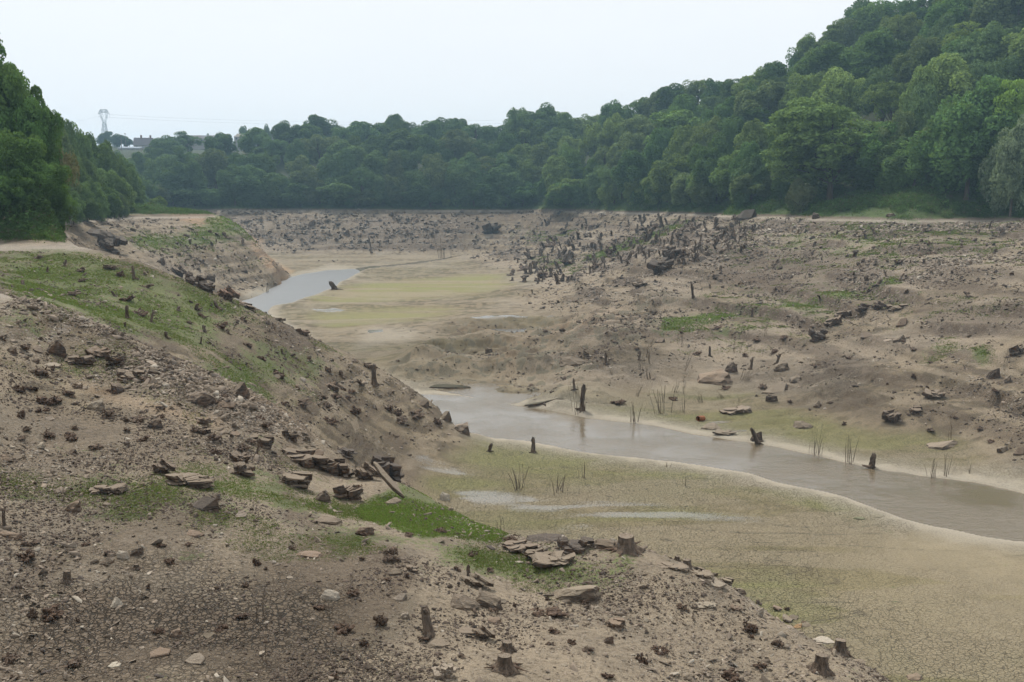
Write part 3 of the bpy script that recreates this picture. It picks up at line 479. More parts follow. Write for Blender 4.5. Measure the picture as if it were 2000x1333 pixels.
exec_rocks = [
 # main dark slab outcrop on the near slope
 (600, 916, 112, 42, 'long low block with a striped black front, left end of the big slate outcrop', 'o', DARK), (662, 932, 62, 46, 'black upright block second from the left in the big slate outcrop', 'o', DARK),
 (712, 940, 66, 44, 'black knobbly block in the middle of the big slate outcrop', 'o', DARK), (757, 938, 76, 52, 'tall black block closing the right end of the big slate outcrop', 'o', BLK), (672, 892, 52, 20, 'dark ledge standing behind the big slate outcrop', 'o', BLK),
 (565, 950, 88, 34, 'two part black fronted boulder just below the left end of the big outcrop', 'o', DARK), (678, 980, 62, 38, 'square layered block with a dark foot under the middle of the big outcrop', 'o', DARK), (628, 980, 34, 28, 'pale pyramid shaped stone left of the square layered block', 'r', TAN),
 (393, 998, 60, 30, 'single black shiny boulder alone on the left of the near slope', 'r', BLK), (470, 1012, 28, 26, 'grey flat flagstone right of the black shiny boulder', 's', PALE), (635, 1024, 56, 26, 'tan flat topped stone below the square layered block', 'r', TAN), (712, 1044, 40, 15, 'narrow brown stone right of the tan flat topped stone', 'r', BRN),
 (365, 954, 112, 34, 'wide half buried rock with a broad dark front face', 'o', DARK), (203, 970, 84, 30, 'half buried dark rock left of the wide half buried rock', 'o', DARK), (312, 928, 56, 36, 'leaning dark slate above the wide half buried rock', 'o', DARK), (470, 932, 54, 44, 'pointed broken slate between the leaning slate and the big outcrop', 'o', DARK), (468, 906, 40, 24, 'small dark slate standing right behind the pointed broken slate', 'o', DARK),
 (140, 1002, 40, 32, 'rounded rusty brown stone on the left of the near slope', 'r', BRN), (8, 900, 26, 32, 'reddish stone cut by the left edge of the view', 'r', BRN), (30, 898, 26, 30, 'leaning tan stone beside the reddish stone at the left edge', 's', TAN),
 # outcrop on the lip of the near slope
 (1065, 1058, 78, 26, 'black rounded hump at the top of the outcrop above the mud flat', 'r', BLK), (1122, 1086, 78, 40, 'black jagged block right of the black rounded hump', 'o', BLK), (1025, 1082, 74, 26, 'thin dark ledge below the black rounded hump', 'o', DARK), (1085, 1112, 84, 32, 'pale topped lowest bed of the outcrop above the mud flat', 'o', TAN),
 (1180, 1074, 50, 24, 'low dark rock between the jagged block and the big stump', 'r', DARK), (1060, 1096, 60, 24, 'middle ledge of the outcrop above the mud flat', 'o', DARK),
 (905, 1192, 64, 44, 'left half of the big pale split block on the near slope', 'r', TAN), (952, 1190, 62, 46, 'right half of the big pale split block on the near slope', 'r', TAN), (928, 1150, 74, 36, 'rock lying on top behind the big pale split block', 'o', TAN), (980, 1180, 22, 26, 'thin splinter leaning right of the big pale split block', 's', PALE),
 (1130, 1176, 104, 34, 'long sloping pale slab right of the big split block', 'r', TAN), (868, 1330, 54, 52, 'cracked pale cubic block at the bottom edge of the view', 'o', PALE), (942, 1252, 54, 36, 'layered dark slate pile right of the tall leaning stub', 'o', DARK), (912, 1240, 44, 18, 'row of thin slates left of the layered dark pile', 's', TAN), (855, 1266, 50, 24, 'grey wedge shaped stone under the tall leaning stub', 'r', TAN),
 (965, 1218, 36, 14, 'narrow brown stone above the layered dark pile', 'r', BRN), (643, 1174, 42, 34, 'white faced angular stone standing in grey mud', 'r', WHT), (224, 1187, 30, 34, 'upright stone with a pale cap and black face', 'r', WHT), (341, 1247, 30, 26, 'smaller square brown stone above two flat slabs', 'r', BRN), (308, 1286, 50, 30, 'brown tilted slab left of the pale cracked flagstone', 's', BRN),
 (380, 1300, 48, 40, 'pale grey flagstone with a cracked surface near the bottom left', 's', PALE), (405, 1246, 26, 22, 'dull brown slab sunk in cracked mud above the pale flagstone', 's', TAN), (205, 1104, 36, 20, 'tan block lying on the thin green terrace line', 'r', TAN), (131, 1070, 30, 15, 'pale flat stone above the tan terrace block', 'r', PALE), (377, 1048, 38, 16, 'brown splintered stone below the black shiny boulder', 'r', BRN), (265, 1086, 28, 14, 'tilted grey stone on the green terrace line', 'r', TAN),
 (165, 1145, 0, 0, '', '', None), (740, 1165, 32, 14, '', 'r', PALE), (780, 1175, 30, 16, 'pale pointed stone above the red root tangle', 'r', PALE), (770, 1125, 30, 20, 'tan stone with slates heaped beside it', 'r', TAN), (802, 1118, 30, 18, 'grey upright slates right of the tan stone', 'o', TAN), (790, 1210, 22, 26, 'small folded pale stone left of the tall leaning stub', 'r', PALE),
 (210, 1312, 0, 0, '', '', None), (222, 1305, 30, 14, 'white edged chip sunk in the cracked mud', 's', WHT), (665, 1316, 26, 14, 'pair of grey chips near the bottom edge', 'r', TAN), (1200, 1230, 50, 26, 'heap of broken brown slates on smooth mud', 'o', BRN), (1190, 1258, 22, 14, 'orange brown stone below the heap of slates', 'r', BRN), (1345, 1330, 34, 18, 'pointed pale stone at the bottom edge right of centre', 'r', TAN),
 (1320, 1118, 70, 20, 'uppermost flat slab of the ledge bordering the mud flat', 'o', TAN), (1370, 1132, 64, 20, 'second flat slab down the ledge bordering the mud flat', 'o', TAN), (1398, 1150, 56, 22, 'large pale slab midway down the ledge bordering the mud flat', 's', PALE), (1418, 1140, 40, 18, 'tilted slab on the flat side of the ledge', 'o', TAN), (1446, 1160, 24, 20, 'square block ending the upper ledge', 'r', TAN),
 (1382, 1192, 44, 16, 'pale slab group on smooth mud below the ledge', 'o', PALE), (1440, 1195, 26, 12, 'small brown slabs right of the pale slab group', 'o', BRN), (1552, 1212, 26, 22, 'upright slate on the lip below the ledge', 's', TAN), (1560, 1228, 24, 10, 'orange stained flat stone on the lip', 'r', (.36, .22, .1, .5)), (1575, 1225, 26, 12, 'brown flat slab right of the orange stained stone', 'r', TAN),
 (1612, 1258, 46, 20, 'pale angular slab left of the lipside stump', 'r', WHT), (1790, 1330, 40, 14, 'brown flat rock at the bottom edge beside the mud flat', 'r', BRN), (1680, 1296, 30, 12, 'flat tan stone between the two cut stumps', 'r', TAN),
 # left slope
 (104, 692, 44, 38, 'tallest dark boulder at the top of the left rock band', 'r', DARK), (70, 688, 28, 20, 'grey pyramid stone left of the tallest dark boulder', 'r', TAN), (20, 690, 24, 18, 'rounded grey stone near the left edge', 'r', TAN), (150, 716, 60, 28, 'dark slate heap below the tallest dark boulder', 'o', DARK), (222, 718, 44, 28, 'black faced slate in the middle of the left rock band', 'o', DARK), (190, 702, 50, 22, 'brown slate between the two dark heaps', 'o', BRN),
 (245, 746, 62, 26, 'stack of thin grey slates in the left rock band', 'o', DARK), (298, 732, 28, 16, 'black wedge right of the stack of thin slates', 'r', DARK), (100, 718, 36, 10, 'pale flat slab left of the dark slate heap', 's', PALE), (183, 802, 42, 20, 'pale topped boulder above the smooth footpath', 'r', PALE), (95, 822, 22, 26, 'pale leaning shard below the root tangles', 's', PALE), (410, 768, 36, 28, 'black triangular rock on the crest below the green slope', 'r', DARK),
 (466, 774, 44, 28, 'black sloping rock right of the black triangular rock', 'r', DARK), (385, 790, 62, 22, 'humped dark rock below the black triangular rock', 'r', DARK), (440, 800, 44, 34, 'tilted brown slab on the crest', 's', BRN), (300, 838, 34, 20, 'dark stone with a grey top beside the footpath', 'r', DARK), (395, 832, 32, 20, 'brown angular rock right of the footpath', 'o', BRN), (400, 850, 30, 18, 'pair of tilted slates below the brown angular rock', 'o', DARK),
 (512, 876, 42, 28, 'dark narrow slate pointing down slope above the big outcrop', 'o', DARK), (458, 852, 26, 12, 'small flat slate midway up the near slope', 's', BRN), (565, 862, 36, 24, 'dark splintered rock on the crest above the cracked gully', 'o', DARK), (620, 890, 28, 22, 'reddish slab standing at the gully edge', 's', BRN), (355, 882, 24, 12, 'dark capped stone above the wide half buried rock', 'r', DARK), (138, 888, 18, 14, 'dark angular stone on the left of the slope', 'r', DARK), (68, 888, 14, 12, 'white stone on the left of the slope', 'r', WHT),
 (310, 990, 0, 0, '', '', None), (600, 1092, 60, 20, 'eroded earth block with an orange brown face', 'r', BRN), (12, 1052, 44, 14, 'eroded earth ledge with an orange brown face at the left edge', 'r', BRN), (200, 793, 0, 0, '', '', None),
 (725, 960, 60, 12, 'thin plank shaped slab leaning over the end of the big outcrop', 's', PALE), (868, 978, 20, 14, 'white stone at the edge of the bright grass', 'r', WHT), (765, 985, 44, 16, 'flat tan rocks at the foot of the leaning plank shaped slab', 'r', TAN),
 (825, 795, 24, 16, 'knobbly mud covered rock on the nose of the green spur', 'r', TAN), (870, 822, 30, 18, 'rock on the waterside nose of the green spur', 'r', TAN), (900, 846, 40, 20, 'flat rock by the river at the tip of the green spur', 'r', TAN), (540, 740, 20, 20, 'upright tan slate below the dull green patch', 's', TAN), (650, 765, 46, 22, 'leaning brown slates on the gully side', 'o', BRN), (590, 745, 16, 12, 'pale block below the dull green patch', 'r', WHT),
 # cliff and ridge of the green spur
 (205, 492, 66, 50, 'black cliff edged block where the track ends on the left', 'o', BLK), (185, 462, 60, 20, 'flat black capping slab on top of the cliff edged block', 'r', BLK), (118, 428, 36, 12, 'dark rubble at the foot of the left trees', 'o', DARK), (70, 420, 16, 18, 'dark boulder under the left trees', 'r', DARK),
 (312, 514, 22, 18, 'round black rock on the ridge of the green spur', 'r', BLK), (345, 538, 44, 22, 'uppermost dark block of the ridge of the green spur', 'o', DARK), (372, 556, 50, 28, 'long black rock in the ridge of the green spur', 'o', BLK), (402, 570, 34, 30, 'black rock stepping down the ridge of the green spur', 'o', BLK), (410, 548, 16, 12, 'small dark rock behind the ridge', 'r', DARK),
 (440, 586, 50, 46, 'big rusty brown block overlooking the far river bend', 'o', (.22, .14, .10, .9)), (482, 604, 46, 12, 'low dark ledge at the river end of the ridge', 'o', DARK), (545, 628, 26, 10, 'thin slabs on the skyline of the green spur below the ridge', 'o', TAN), (590, 655, 30, 14, 'brown slabs further down the skyline of the green spur', 'o', BRN), (330, 545, 0, 0, '', '', None), (722, 722, 24, 14, 'brown slab near the gnarled stump on the spur', 'o', BRN),
 # right-hand slope
 (1602, 668, 46, 54, 'round pile of dark split boulders on the right slope', 'o', BLK), (1632, 638, 36, 24, 'dark boulder just up slope of the round pile', 'o', DARK), (1652, 622, 34, 20, 'dark flat rock in the broken line above the round pile', 'o', DARK), (1690, 612, 36, 18, 'black rock in the middle of the broken line', 'o', BLK), (1720, 606, 30, 18, 'black leaning rock near the top of the broken line', 'o', BLK), (1755, 608, 48, 14, 'scattered dark slabs ending the broken line', 'o', DARK),
 (1757, 668, 28, 18, 'grey single boulder right of the round pile', 'r', TAN), (1695, 660, 30, 16, 'dark wedge slab between the round pile and the grey boulder', 's', DARK), (1735, 668, 20, 8, 'pale flat stone left of the grey boulder', 's', PALE), (1765, 638, 26, 14, 'brown stone above the grey boulder', 'r', BRN), (1992, 694, 36, 52, 'dark blocky outcrop cut by the right edge of the view', 'o', DARK),
 (1320, 506, 46, 24, 'upper dark outcrop below the stump field on the right', 'o', BLK), (1296, 532, 52, 26, 'lower dark outcrop below the stump field on the right', 'o', BLK), (1255, 560, 36, 10, 'thin dark ledge running down from the dark outcrops', 'o', DARK), (1372, 510, 22, 22, 'dark slab right of the upper dark outcrop', 's', BLK), (1384, 500, 22, 14, 'pale slabs beside the dark slab', 'o', PALE),
 (1398, 752, 84, 26, 'long eroded earth mound with a reddish cut face', 'r', BRN), (1428, 728, 30, 20, 'dark knob on the top end of the reddish earth mound', 'r', DARK), (1520, 768, 60, 18, 'smooth earth hump in the middle of the right bank', 'r', TAN), (1508, 786, 22, 12, 'dark stone under the smooth earth hump', 'r', DARK), (1528, 726, 36, 18, 'brown rock above the smooth earth hump', 'r', TAN), (1556, 748, 30, 12, 'flat rock right of the smooth earth hump', 'r', TAN),
 (1445, 812, 66, 20, 'layered earth bank above the rusty pipe', 'o', TAN), (1390, 840, 44, 16, 'grey green rock at the water edge by the rusty pipe', 'r', TAN), (1420, 852, 46, 12, 'muddy rock at the water edge downstream of the pipe', 'o', TAN), (1598, 796, 22, 12, 'dark rounded stone beside a pale chip', 'r', DARK), (1612, 800, 8, 10, 'pale chip right of the dark rounded stone', 's', WHT), (1480, 862, 26, 14, 'dark mud clod at the foot of the leaning stump', 'r', DARK),
 (1570, 838, 40, 20, 'low brown hump left of the dark gully rocks', 'r', TAN), (1750, 828, 44, 36, 'dark tangled rocks in the gully on the right', 'o', DARK), (1790, 812, 34, 16, 'dark rock stepping up from the gully rocks', 'o', DARK), (1830, 782, 44, 20, 'tan rock at the head of the gully rocks', 'o', TAN), (1945, 740, 28, 14, 'brown rock below the dark blocky outcrop', 'r', DARK), (1970, 748, 20, 12, 'small rock right of the brown rock', 'r', TAN),
 (1845, 878, 70, 22, 'long smooth earth block on the lower right bank', 'r', TAN), (1960, 884, 26, 20, 'grey leaning block on the lower right bank', 'r', TAN), (1995, 890, 26, 30, 'brown boulder at the right edge above the river', 'r', BRN), (1460, 430, 46, 16, 'black rock heap on the old shoreline right of centre', 'r', BLK), (1594, 428, 16, 10, 'small dark rock on the old shoreline', 'r', DARK), (1740, 424, 18, 8, 'dark stone above the old shoreline', 'r', DARK),
 (960, 458, 38, 36, 'dark hollowed rock on the far bank beside the stump field', 'o', BLK), (1020, 792, 0, 0, '', '', None), (1060, 790, 84, 9, 'long dark mossy mud ledge on the far side of the river', 'r', (.10, .10, .07, 1)), (870, 760, 90, 12, 'dark mud ledge above the near bend of the river', 'r', (.10, .10, .07, 1)), (1120, 716, 60, 24, 'dark slumped bank above the stub in the water', 'r', DARK), (955, 690, 14, 10, 'pale boulder between the wheel tracks', 'r', TAN), (1900, 1030, 0, 0, '', '', None),
 (1290, 670, 20, 8, 'low brown stone left of the forked stems', 'r', TAN), (300, 762, 0, 0, '', '', None), (540, 1340, 0, 0, '', '', None), (1715, 1012, 30, 10, 'clod of slumped mud on the river edge of the flat', 'r', (.25, .23, .16, .4)), (1680, 1016, 26, 8, 'green grey clod left of the slumped mud', 'r', (.16, .17, .10, .6)),
]
for t in exec_rocks:
    if t[2] == 0 or not t[4]: continue
    px, py, wp, hp, lb, kd, cc = t
    if kd == 'o': hp *= 1.25; wp *= 1.08
    if kd in 'or' and 990 < px < 1240 and 1040 < py < 1120: hp *= 1.1; wp *= 1.15
    kw = {}
    if 'plank shaped slab leaning' in lb: 
        x, y, z = hit(790, 975); x2, y2, z2 = hit(726, 925); m = y / F
        a = Vector((x, y, z + EYE)); k_ = uk(724, 897); b = Vector((k_[0] * (y + .8), y + .8, k_[1] * (y + .8) + EYE)); d_ = b - a
        o = mobj('rock', SLAB[2], (a + b) / 2, (0, -math.asin(d_.z / d_.length) if d_.x > 0 else math.asin(d_.z / d_.length), math.atan2(d_.y, d_.x) + (0 if d_.x > 0 else math.pi)), (d_.length * .52, .22, .5), col=TAN); tag(o, lb, 'rock'); continue
    e = 'earth' in lb or 'mud' in lb or 'clod' in lb
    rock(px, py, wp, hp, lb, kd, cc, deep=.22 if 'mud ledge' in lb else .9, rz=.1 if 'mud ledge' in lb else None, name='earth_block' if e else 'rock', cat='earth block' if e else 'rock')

# ---------------------------------------------------------------- stumps, roots and stems
def wood_mat(name, c1, c2, sc=6):
    g = G(name); p = g.N('ShaderNodeTexCoord').outputs['Object']; n = g.noise(g.vmul(p, (1, 1, .25)), sc, 5, .65); n2 = g.noise(p, sc * 4, 3, .7); oi = g.N('ShaderNodeObjectInfo')
    col = g.mix(g.ramp(n, .35, .65), c1, c2); col = g.mix(g.math('MULTIPLY', g.math('SUBTRACT', oi.outputs['Random'], .4), .5, clamp=True), col, (.20, .165, .13))
    return g.end(g.bsdf(col, .9, g.bump(g.math('ADD', n, g.math('MULTIPLY', n2, .5)), .04, 1), .15))
M_wood = wood_mat('drowned_wood', (.045, .034, .026), (.140, .105, .077)); M_cut = wood_mat('silted_cut_wood', (.15, .12, .09), (.26, .21, .16), 9); M_root = wood_mat('root_wood', (.045, .030, .022), (.125, .085, .060))
M_twig = wood_mat('dry_stem', (.07, .052, .038), (.15, .12, .09), 3)
def tube_into(Vs, Fs, pts, rad, n=7, gn=.0, seed=0, cap=True):
    r = random.Random(seed); base = len(Vs); pts = [Vector(p) for p in pts]; up = Vector((.3, .2, 1))
    for i, p in enumerate(pts):
        t = (pts[min(i + 1, len(pts) - 1)] - pts[max(i - 1, 0)]).normalized(); a = t.cross(up if abs(t.dot(up.normalized())) < .95 else Vector((1, 0, 0))).normalized(); b = t.cross(a)
        for k_ in range(n):
            an = 2 * math.pi * k_ / n; q = p + (a * math.cos(an) + b * math.sin(an)) * rad[i] * (1 + r.uniform(-gn, gn)); Vs.append(tuple(q + t * r.uniform(-gn, gn) * rad[i] * .6))
    for i in range(len(pts) - 1):
        for k_ in range(n): Fs.append((base + i * n + k_, base + i * n + (k_ + 1) % n, base + (i + 1) * n + (k_ + 1) % n, base + (i + 1) * n + k_))
    if cap: Fs.append(tuple(base + (len(pts) - 1) * n + k_ for k_ in range(n)))
def pymesh(name, Vs, Fs, m, smooth=False):
    me = bpy.data.meshes.new(name); me.from_pydata(Vs, [], Fs); me.materials.append(m)
    if smooth: me.polygons.foreach_set('use_smooth', np.ones(len(me.polygons), bool))
    return me
def wander(p, d, L_, n, r, wob=.3, grav=0):
    pts = [Vector(p)]; d = Vector(d).normalized()
    for i in range(n):
        d = (d + Vector((r.uniform(-wob, wob), r.uniform(-wob, wob), r.uniform(-wob, wob) - grav))).normalized(); pts.append(pts[-1] + d * L_ / n)
    return pts
def stump_cut(seed):     # sawn stump with flaring root feet, unit height, width about 1
    r = random.Random(seed); V1, F1 = [], []; n = 18; rings = [(-.12, .62), (.05, .54), (.25, .43), (.55, .37), (.85, .345), (1.0, .34)]
    fl = [r.uniform(.6, 1.3) if i % 3 == 0 else r.uniform(.15, .5) for i in range(n)]
    for z, rr in rings:
        for k_ in range(n):
            f_ = max(0, 1 - max(z, 0) / .55) ** 1.6 * fl[k_] * .42; a = 2 * math.pi * k_ / n; q = rr * (1 + f_) * (1 + r.uniform(-.045, .045)); V1.append((q * math.cos(a), q * math.sin(a), z + (r.uniform(-.05, .05) if z > .9 else 0)))
    for i in range(len(rings) - 1):
        for k_ in range(n): F1.append((i * n + k_, i * n + (k_ + 1) % n, (i + 1) * n + (k_ + 1) % n, (i + 1) * n + k_))
    b = len(V1); V2, F2 = [], []
    for k_ in range(n): a = 2 * math.pi * k_ / n; V2.append((.335 * math.cos(a), .335 * math.sin(a), 1.0 + r.uniform(-.02, .02)))
    V2.append((r.uniform(-.06, .06), r.uniform(-.06, .06), .955)); F2 = [(k_, (k_ + 1) % n, n) for k_ in range(n)]
    V3, F3 = [], []
    for k_ in range(r.randint(4, 6)):
        a = r.uniform(0, 6.28); pts = wander((.3 * math.cos(a), .3 * math.sin(a), .2), (math.cos(a), math.sin(a), -.25), r.uniform(.6, 1.0), 5, r, .25, .06); tube_into(V3, F3, pts, [.13, .10, .08, .06, .04, .02], 6, .2, seed + k_)
    return pymesh('trunk', V1, F1, M_wood), pymesh('cut_face', V2, F2, M_cut), pymesh('root_flare', V3, F3, M_root)
def stub_mesh(seed, fork=True, lean=.15):   # broken dead trunk, unit height
    r = random.Random(seed); V1, F1 = [], []; d = (r.uniform(-lean, lean), r.uniform(-lean, lean), 1)
    pts = wander((0, 0, -.08), d, 1.0, 6, r, .14); rad = [.19, .15, .13, .125, .13, .12, .07]; tube_into(V1, F1, pts, rad, 9, .2, seed)
    if fork:
        for k_ in range(r.randint(1, 3)):
            i = r.randint(2, 5); a = r.uniform(0, 6.28); tube_into(V1, F1, wander(pts[i], (math.cos(a), math.sin(a), r.uniform(.5, 1.5)), r.uniform(.2, .45), 3, r, .25), [.09, .075, .065, .04], 6, .25, seed + k_)
    for k_ in range(4):
        a = r.uniform(0, 6.28); tube_into(V1, F1, wander((.05 * math.cos(a), .05 * math.sin(a), .08), (math.cos(a), math.sin(a), -.35), .4, 3, r, .2), [.09, .06, .04, .02], 5, .2, seed + k_ + 20)
    return pymesh('stub', V1, F1, M_wood)
def tangle_mesh(seed):   # upturned knot of roots, about 1 wide, 1 tall
    r = random.Random(seed); V1, F1 = [], []
    for k_ in range(r.randint(7, 10)):      # burl pieces
        a = r.uniform(0, 6.28); p = (r.uniform(-.3, .3), r.uniform(-.25, .25), r.uniform(-.15, .15)); r0 = r.uniform(.08, .17)
        tube_into(V1, F1, wander(p, (math.cos(a) * .6, math.sin(a) * .6, r.uniform(.2, 1.4)), r.uniform(.25, .7), 5, r, .7), [r0 * .7, r0 * 1.1, r0, r0 * .9, r0 * .95, r0 * .4], 8, .38, seed + k_)
    for k_ in range(r.randint(14, 22)):
        a = r.uniform(0, 6.28); p = (r.uniform(-.35, .35), r.uniform(-.3, .3), r.uniform(0, .45)); L_ = r.uniform(.15, .55) * (1.6 if r.random() < .15 else 1); r0 = r.uniform(.02, .055)
        tube_into(V1, F1, wander(p, (math.cos(a), math.sin(a), r.uniform(-.9, 1.0)), L_, 6, r, .9), [r0, r0 * 1.2, r0 * .8, r0 * .9, r0 * .6, r0 * .5, r0 * .15], 5, .35, seed + k_)
    return pymesh('root_tangle', V1, F1, M_root)
CUT = [stump_cut(500 + i) for i in range(3)]; STUB = [stub_mesh(520 + i, i % 3 > 0, (.12, .3, .2)[i % 3]) for i in range(12)]; TANG = [tangle_mesh(560 + i) for i in range(9)]
def stems_mesh(seed, n=9, spread=.35, branch=False):
    r = random.Random(seed); V1, F1 = [], []
    for k_ in range(n):
        x, y = r.gauss(0, spread * .45), r.gauss(0, spread * .4); h_ = r.uniform(.4, 1.0); wv_ = r.uniform(.008, .016)
        pts = wander((x, y, -.05), (x * .5 + r.uniform(-.08, .08), r.uniform(-.1, .1), 1), h_, 6, r, .13); tube_into(V1, F1, pts, [wv_ * (1 - .1 * i) for i in range(7)], 5, .1, seed + k_)
        if branch:
            for j in range(4): i = r.randint(2, 5); a = r.uniform(0, 6.28); tube_into(V1, F1, wander(pts[i], (math.cos(a), math.sin(a), 1.2), h_ * .35, 3, r, .2), [wv_ * .6, wv_ * .5, wv_ * .4, wv_ * .25], 4, .1, seed + j)
    return pymesh('stems', V1, F1, M_twig)
STEM = [stems_mesh(600 + i, (11, 8, 5, 14)[i % 4], (.25, .4, .3, .35)[i % 4]) for i in range(8)]; BUSH = [stems_mesh(640 + i, 4, .3, True) for i in range(5)]
def put(px, py, wpx, hpx, me, name, label, cat, group=None, rot=None, lean=(0, 0), jitter=0):
    x, y, z = hit(px, py); m = y / F; r = random.Random(int(px * 3 + py * 17)); rz = r.uniform(0, 6.28) if rot is None else rot
    return tag(mobj(name, me, (x, y, z + EYE - .01 * hpx * m), (lean[0], lean[1], rz), (wpx * m, wpx * m, hpx * m)), label, cat, group)
def cut_stump(px, py, wpx, hpx, label, i=0):
    x, y, z = hit(px, py); m = y / F; e = bpy.data.objects.new('tree_stump', None); COL.objects.link(e); e.location = (x, y, z + EYE); e.rotation_euler = (.03, -.05, R.uniform(0, 6)); e.scale = (wpx * m, wpx * m, hpx * m)
    tag(e, label, 'tree stump')
    for nm, me in zip(('trunk', 'cut_face', 'root_flare'), CUT[i % 3]): mobj(nm, me, (0, 0, 0), parent=e)
for a in [(1602, 1310, 36, 34, 'grey sawn stump with a pale round top on smooth mud near the lip'), (1640, 1276, 32, 28, 'sawn stump on the lip just before the mud flat'), (1342, 1112, 24, 20, 'blackened sawn stump on the ledge bordering the mud flat'), (1322, 1096, 14, 10, 'tiny sawn stump above the blackened one'), (131, 1136, 20, 22, 'grey post like sawn stump on the left of the near slope'),
          (266, 1110, 14, 8, 'short sawn stump right of the grey post like one'), (1222, 1074, 46, 30, 'biggest black flared stump on the outcrop above the mud flat'), (990, 1270, 30, 18, 'flat topped sawn stump above the lowest root plate'), (985, 1306, 42, 28, 'broad stump with black root feet near the bottom edge')]: cut_stump(*a, i=int(a[0]))
for px, py, w_, h_, lb, le in [(838, 1240, 76, 64, 'thick leaning dead trunk stub on the near slope', (0, .35)), (1042, 884, 32, 34, 'knotted stub standing on the mud beside the river', (0, 0)), (955, 882, 26, 22, 'shorter stub left of the knotted riverside stub', (0, 0)), (1138, 802, 34, 58, 'tall stub standing at the edge of the water', (0, .02)), (1122, 762, 18, 26, 'thin stub behind the tall stub at the water', (0, 0)), (1702, 914, 44, 32, 'leaning stub with a worn head at the water edge', (0, -.4)), (1480, 866, 34, 40, 'pale leaning stub on the mud above the river', (0, -.45)),
                              (1183, 712, 20, 28, 'pillar stub left of the bare stems on the right bank', (0, 0)), (1248, 704, 18, 22, 'pillar stub right of the bare stems on the right bank', (0, 0)), (1468, 620, 16, 20, 'upright stub below the bright grass line', (0, 0)), (1386, 696, 18, 22, 'short stub above the reddish earth mound', (0, 0)), (1466, 722, 20, 30, 'dark stub right of the reddish earth mound', (0, 0)), (1515, 712, 20, 26, 'dark stub above the smooth earth hump', (0, 0)), (915, 1130, 30, 30, 'knotted stub standing on the big pale split block', (0, 0)),
                              (500, 890, 20, 28, 'forked dark stub beside the pointed broken slate', (0, .2)), (1354, 582, 16, 36, 'thin leaning stub on the open right slope', (0, .05)), (1755, 550, 12, 24, 'leaning stub at the upper end of the bright grass line', (0, -.6)), (725, 495, 10, 38, 'slender dead trunk leaning on the far bank', (0, -.2)), (8, 1030, 24, 42, 'rusty twisted stub at the left edge', (0, .1)), (730, 752, 40, 46, 'gnarled black stump on the tip of the green spur', (0, 0)), (707, 752, 24, 24, 'small leaning stub left of the gnarled black stump', (0, .6)), (248, 622, 28, 28, 'dark stump alone on the green field of the spur', (0, 0)), (262, 545, 24, 28, 'pointed stump high on the green field', (0, 0)), (655, 566, 40, 20, 'broad dark stump by the far river bend', (0, 0))]:
    put(px, py, w_, h_, STUB[int(px + py) % 12], 'tree_stump', lb, 'tree stump', lean=le)
for px, py, w_, h_, lb in [(1467, 1232, 34, 34, 'dark root tangle alone on smooth mud'), (1519, 1262, 22, 22, 'small black root knot below the dark root tangle'), (1425, 1330, 44, 28, 'root tangle cut by the bottom edge right of centre'), (1258, 1296, 24, 30, 'upright root knot on smooth mud'), (760, 1090, 44, 40, 'reddish root tangle left of the bright green patch'), (742, 1222, 30, 40, 'red brown root tangle left of the thick leaning stub'), (712, 1262, 22, 26, 'small dark root knot in cracked mud'),
                           (62, 1206, 22, 26, 'root knot left of the wide tangle near the left edge'), (94, 1210, 50, 34, 'wide root tangle near the left edge of cracked mud'), (700, 962, 34, 36, 'black root tangle beside the square layered block'), (1000, 1058, 34, 22, 'spiky root tangle at the left of the lip outcrop'), (690, 1162, 26, 18, 'root knot with an upright twig'), (330, 1100, 28, 20, 'root knot on the terrace line'), (500, 1105, 18, 28, 'standing root knot on the terrace line'), (480, 1145, 20, 18, 'root knot below the standing one'),
                           (140, 860, 26, 20, 'black spidery root knot high on the left slope'), (40, 765, 22, 18, 'root knot at the far left below the rocks'), (95, 790, 56, 30, 'long root tangle left of the pale topped boulder'), (210, 815, 34, 30, 'root tangle below the pale topped boulder'), (50, 1090, 40, 26, 'low root tangle by the left end of the terrace line'), (1070, 1200, 70, 24, 'mossy root mat below the long sloping slab'), (1060, 1208, 0, 0, ''), (930, 1130, 0, 0, ''), (345, 960, 0, 0, ''), (860, 1040, 30, 20, 'dull root knot in the green patch'),
                           (1150, 1270, 30, 14, 'flat root mat below the heap of slates'), (1290, 1275, 40, 16, 'flat root mat left of the upright root knot'), (1480, 1180, 16, 14, 'root knot beside the small brown slabs'), (150, 1300, 44, 24, 'greenish root mat in the cracked mud at lower left'), (20, 1290, 40, 28, 'greenish root mat in the lower left corner'), (1540, 1192, 12, 12, 'root knot on the lip of the slope'), (1210, 790, 30, 14, 'root mat in the dark bank by the stub in the water')]:
    if w_: put(px, py, w_, h_, TANG[int(px * 3 + py) % 9], 'root_tangle', lb, 'root tangle')
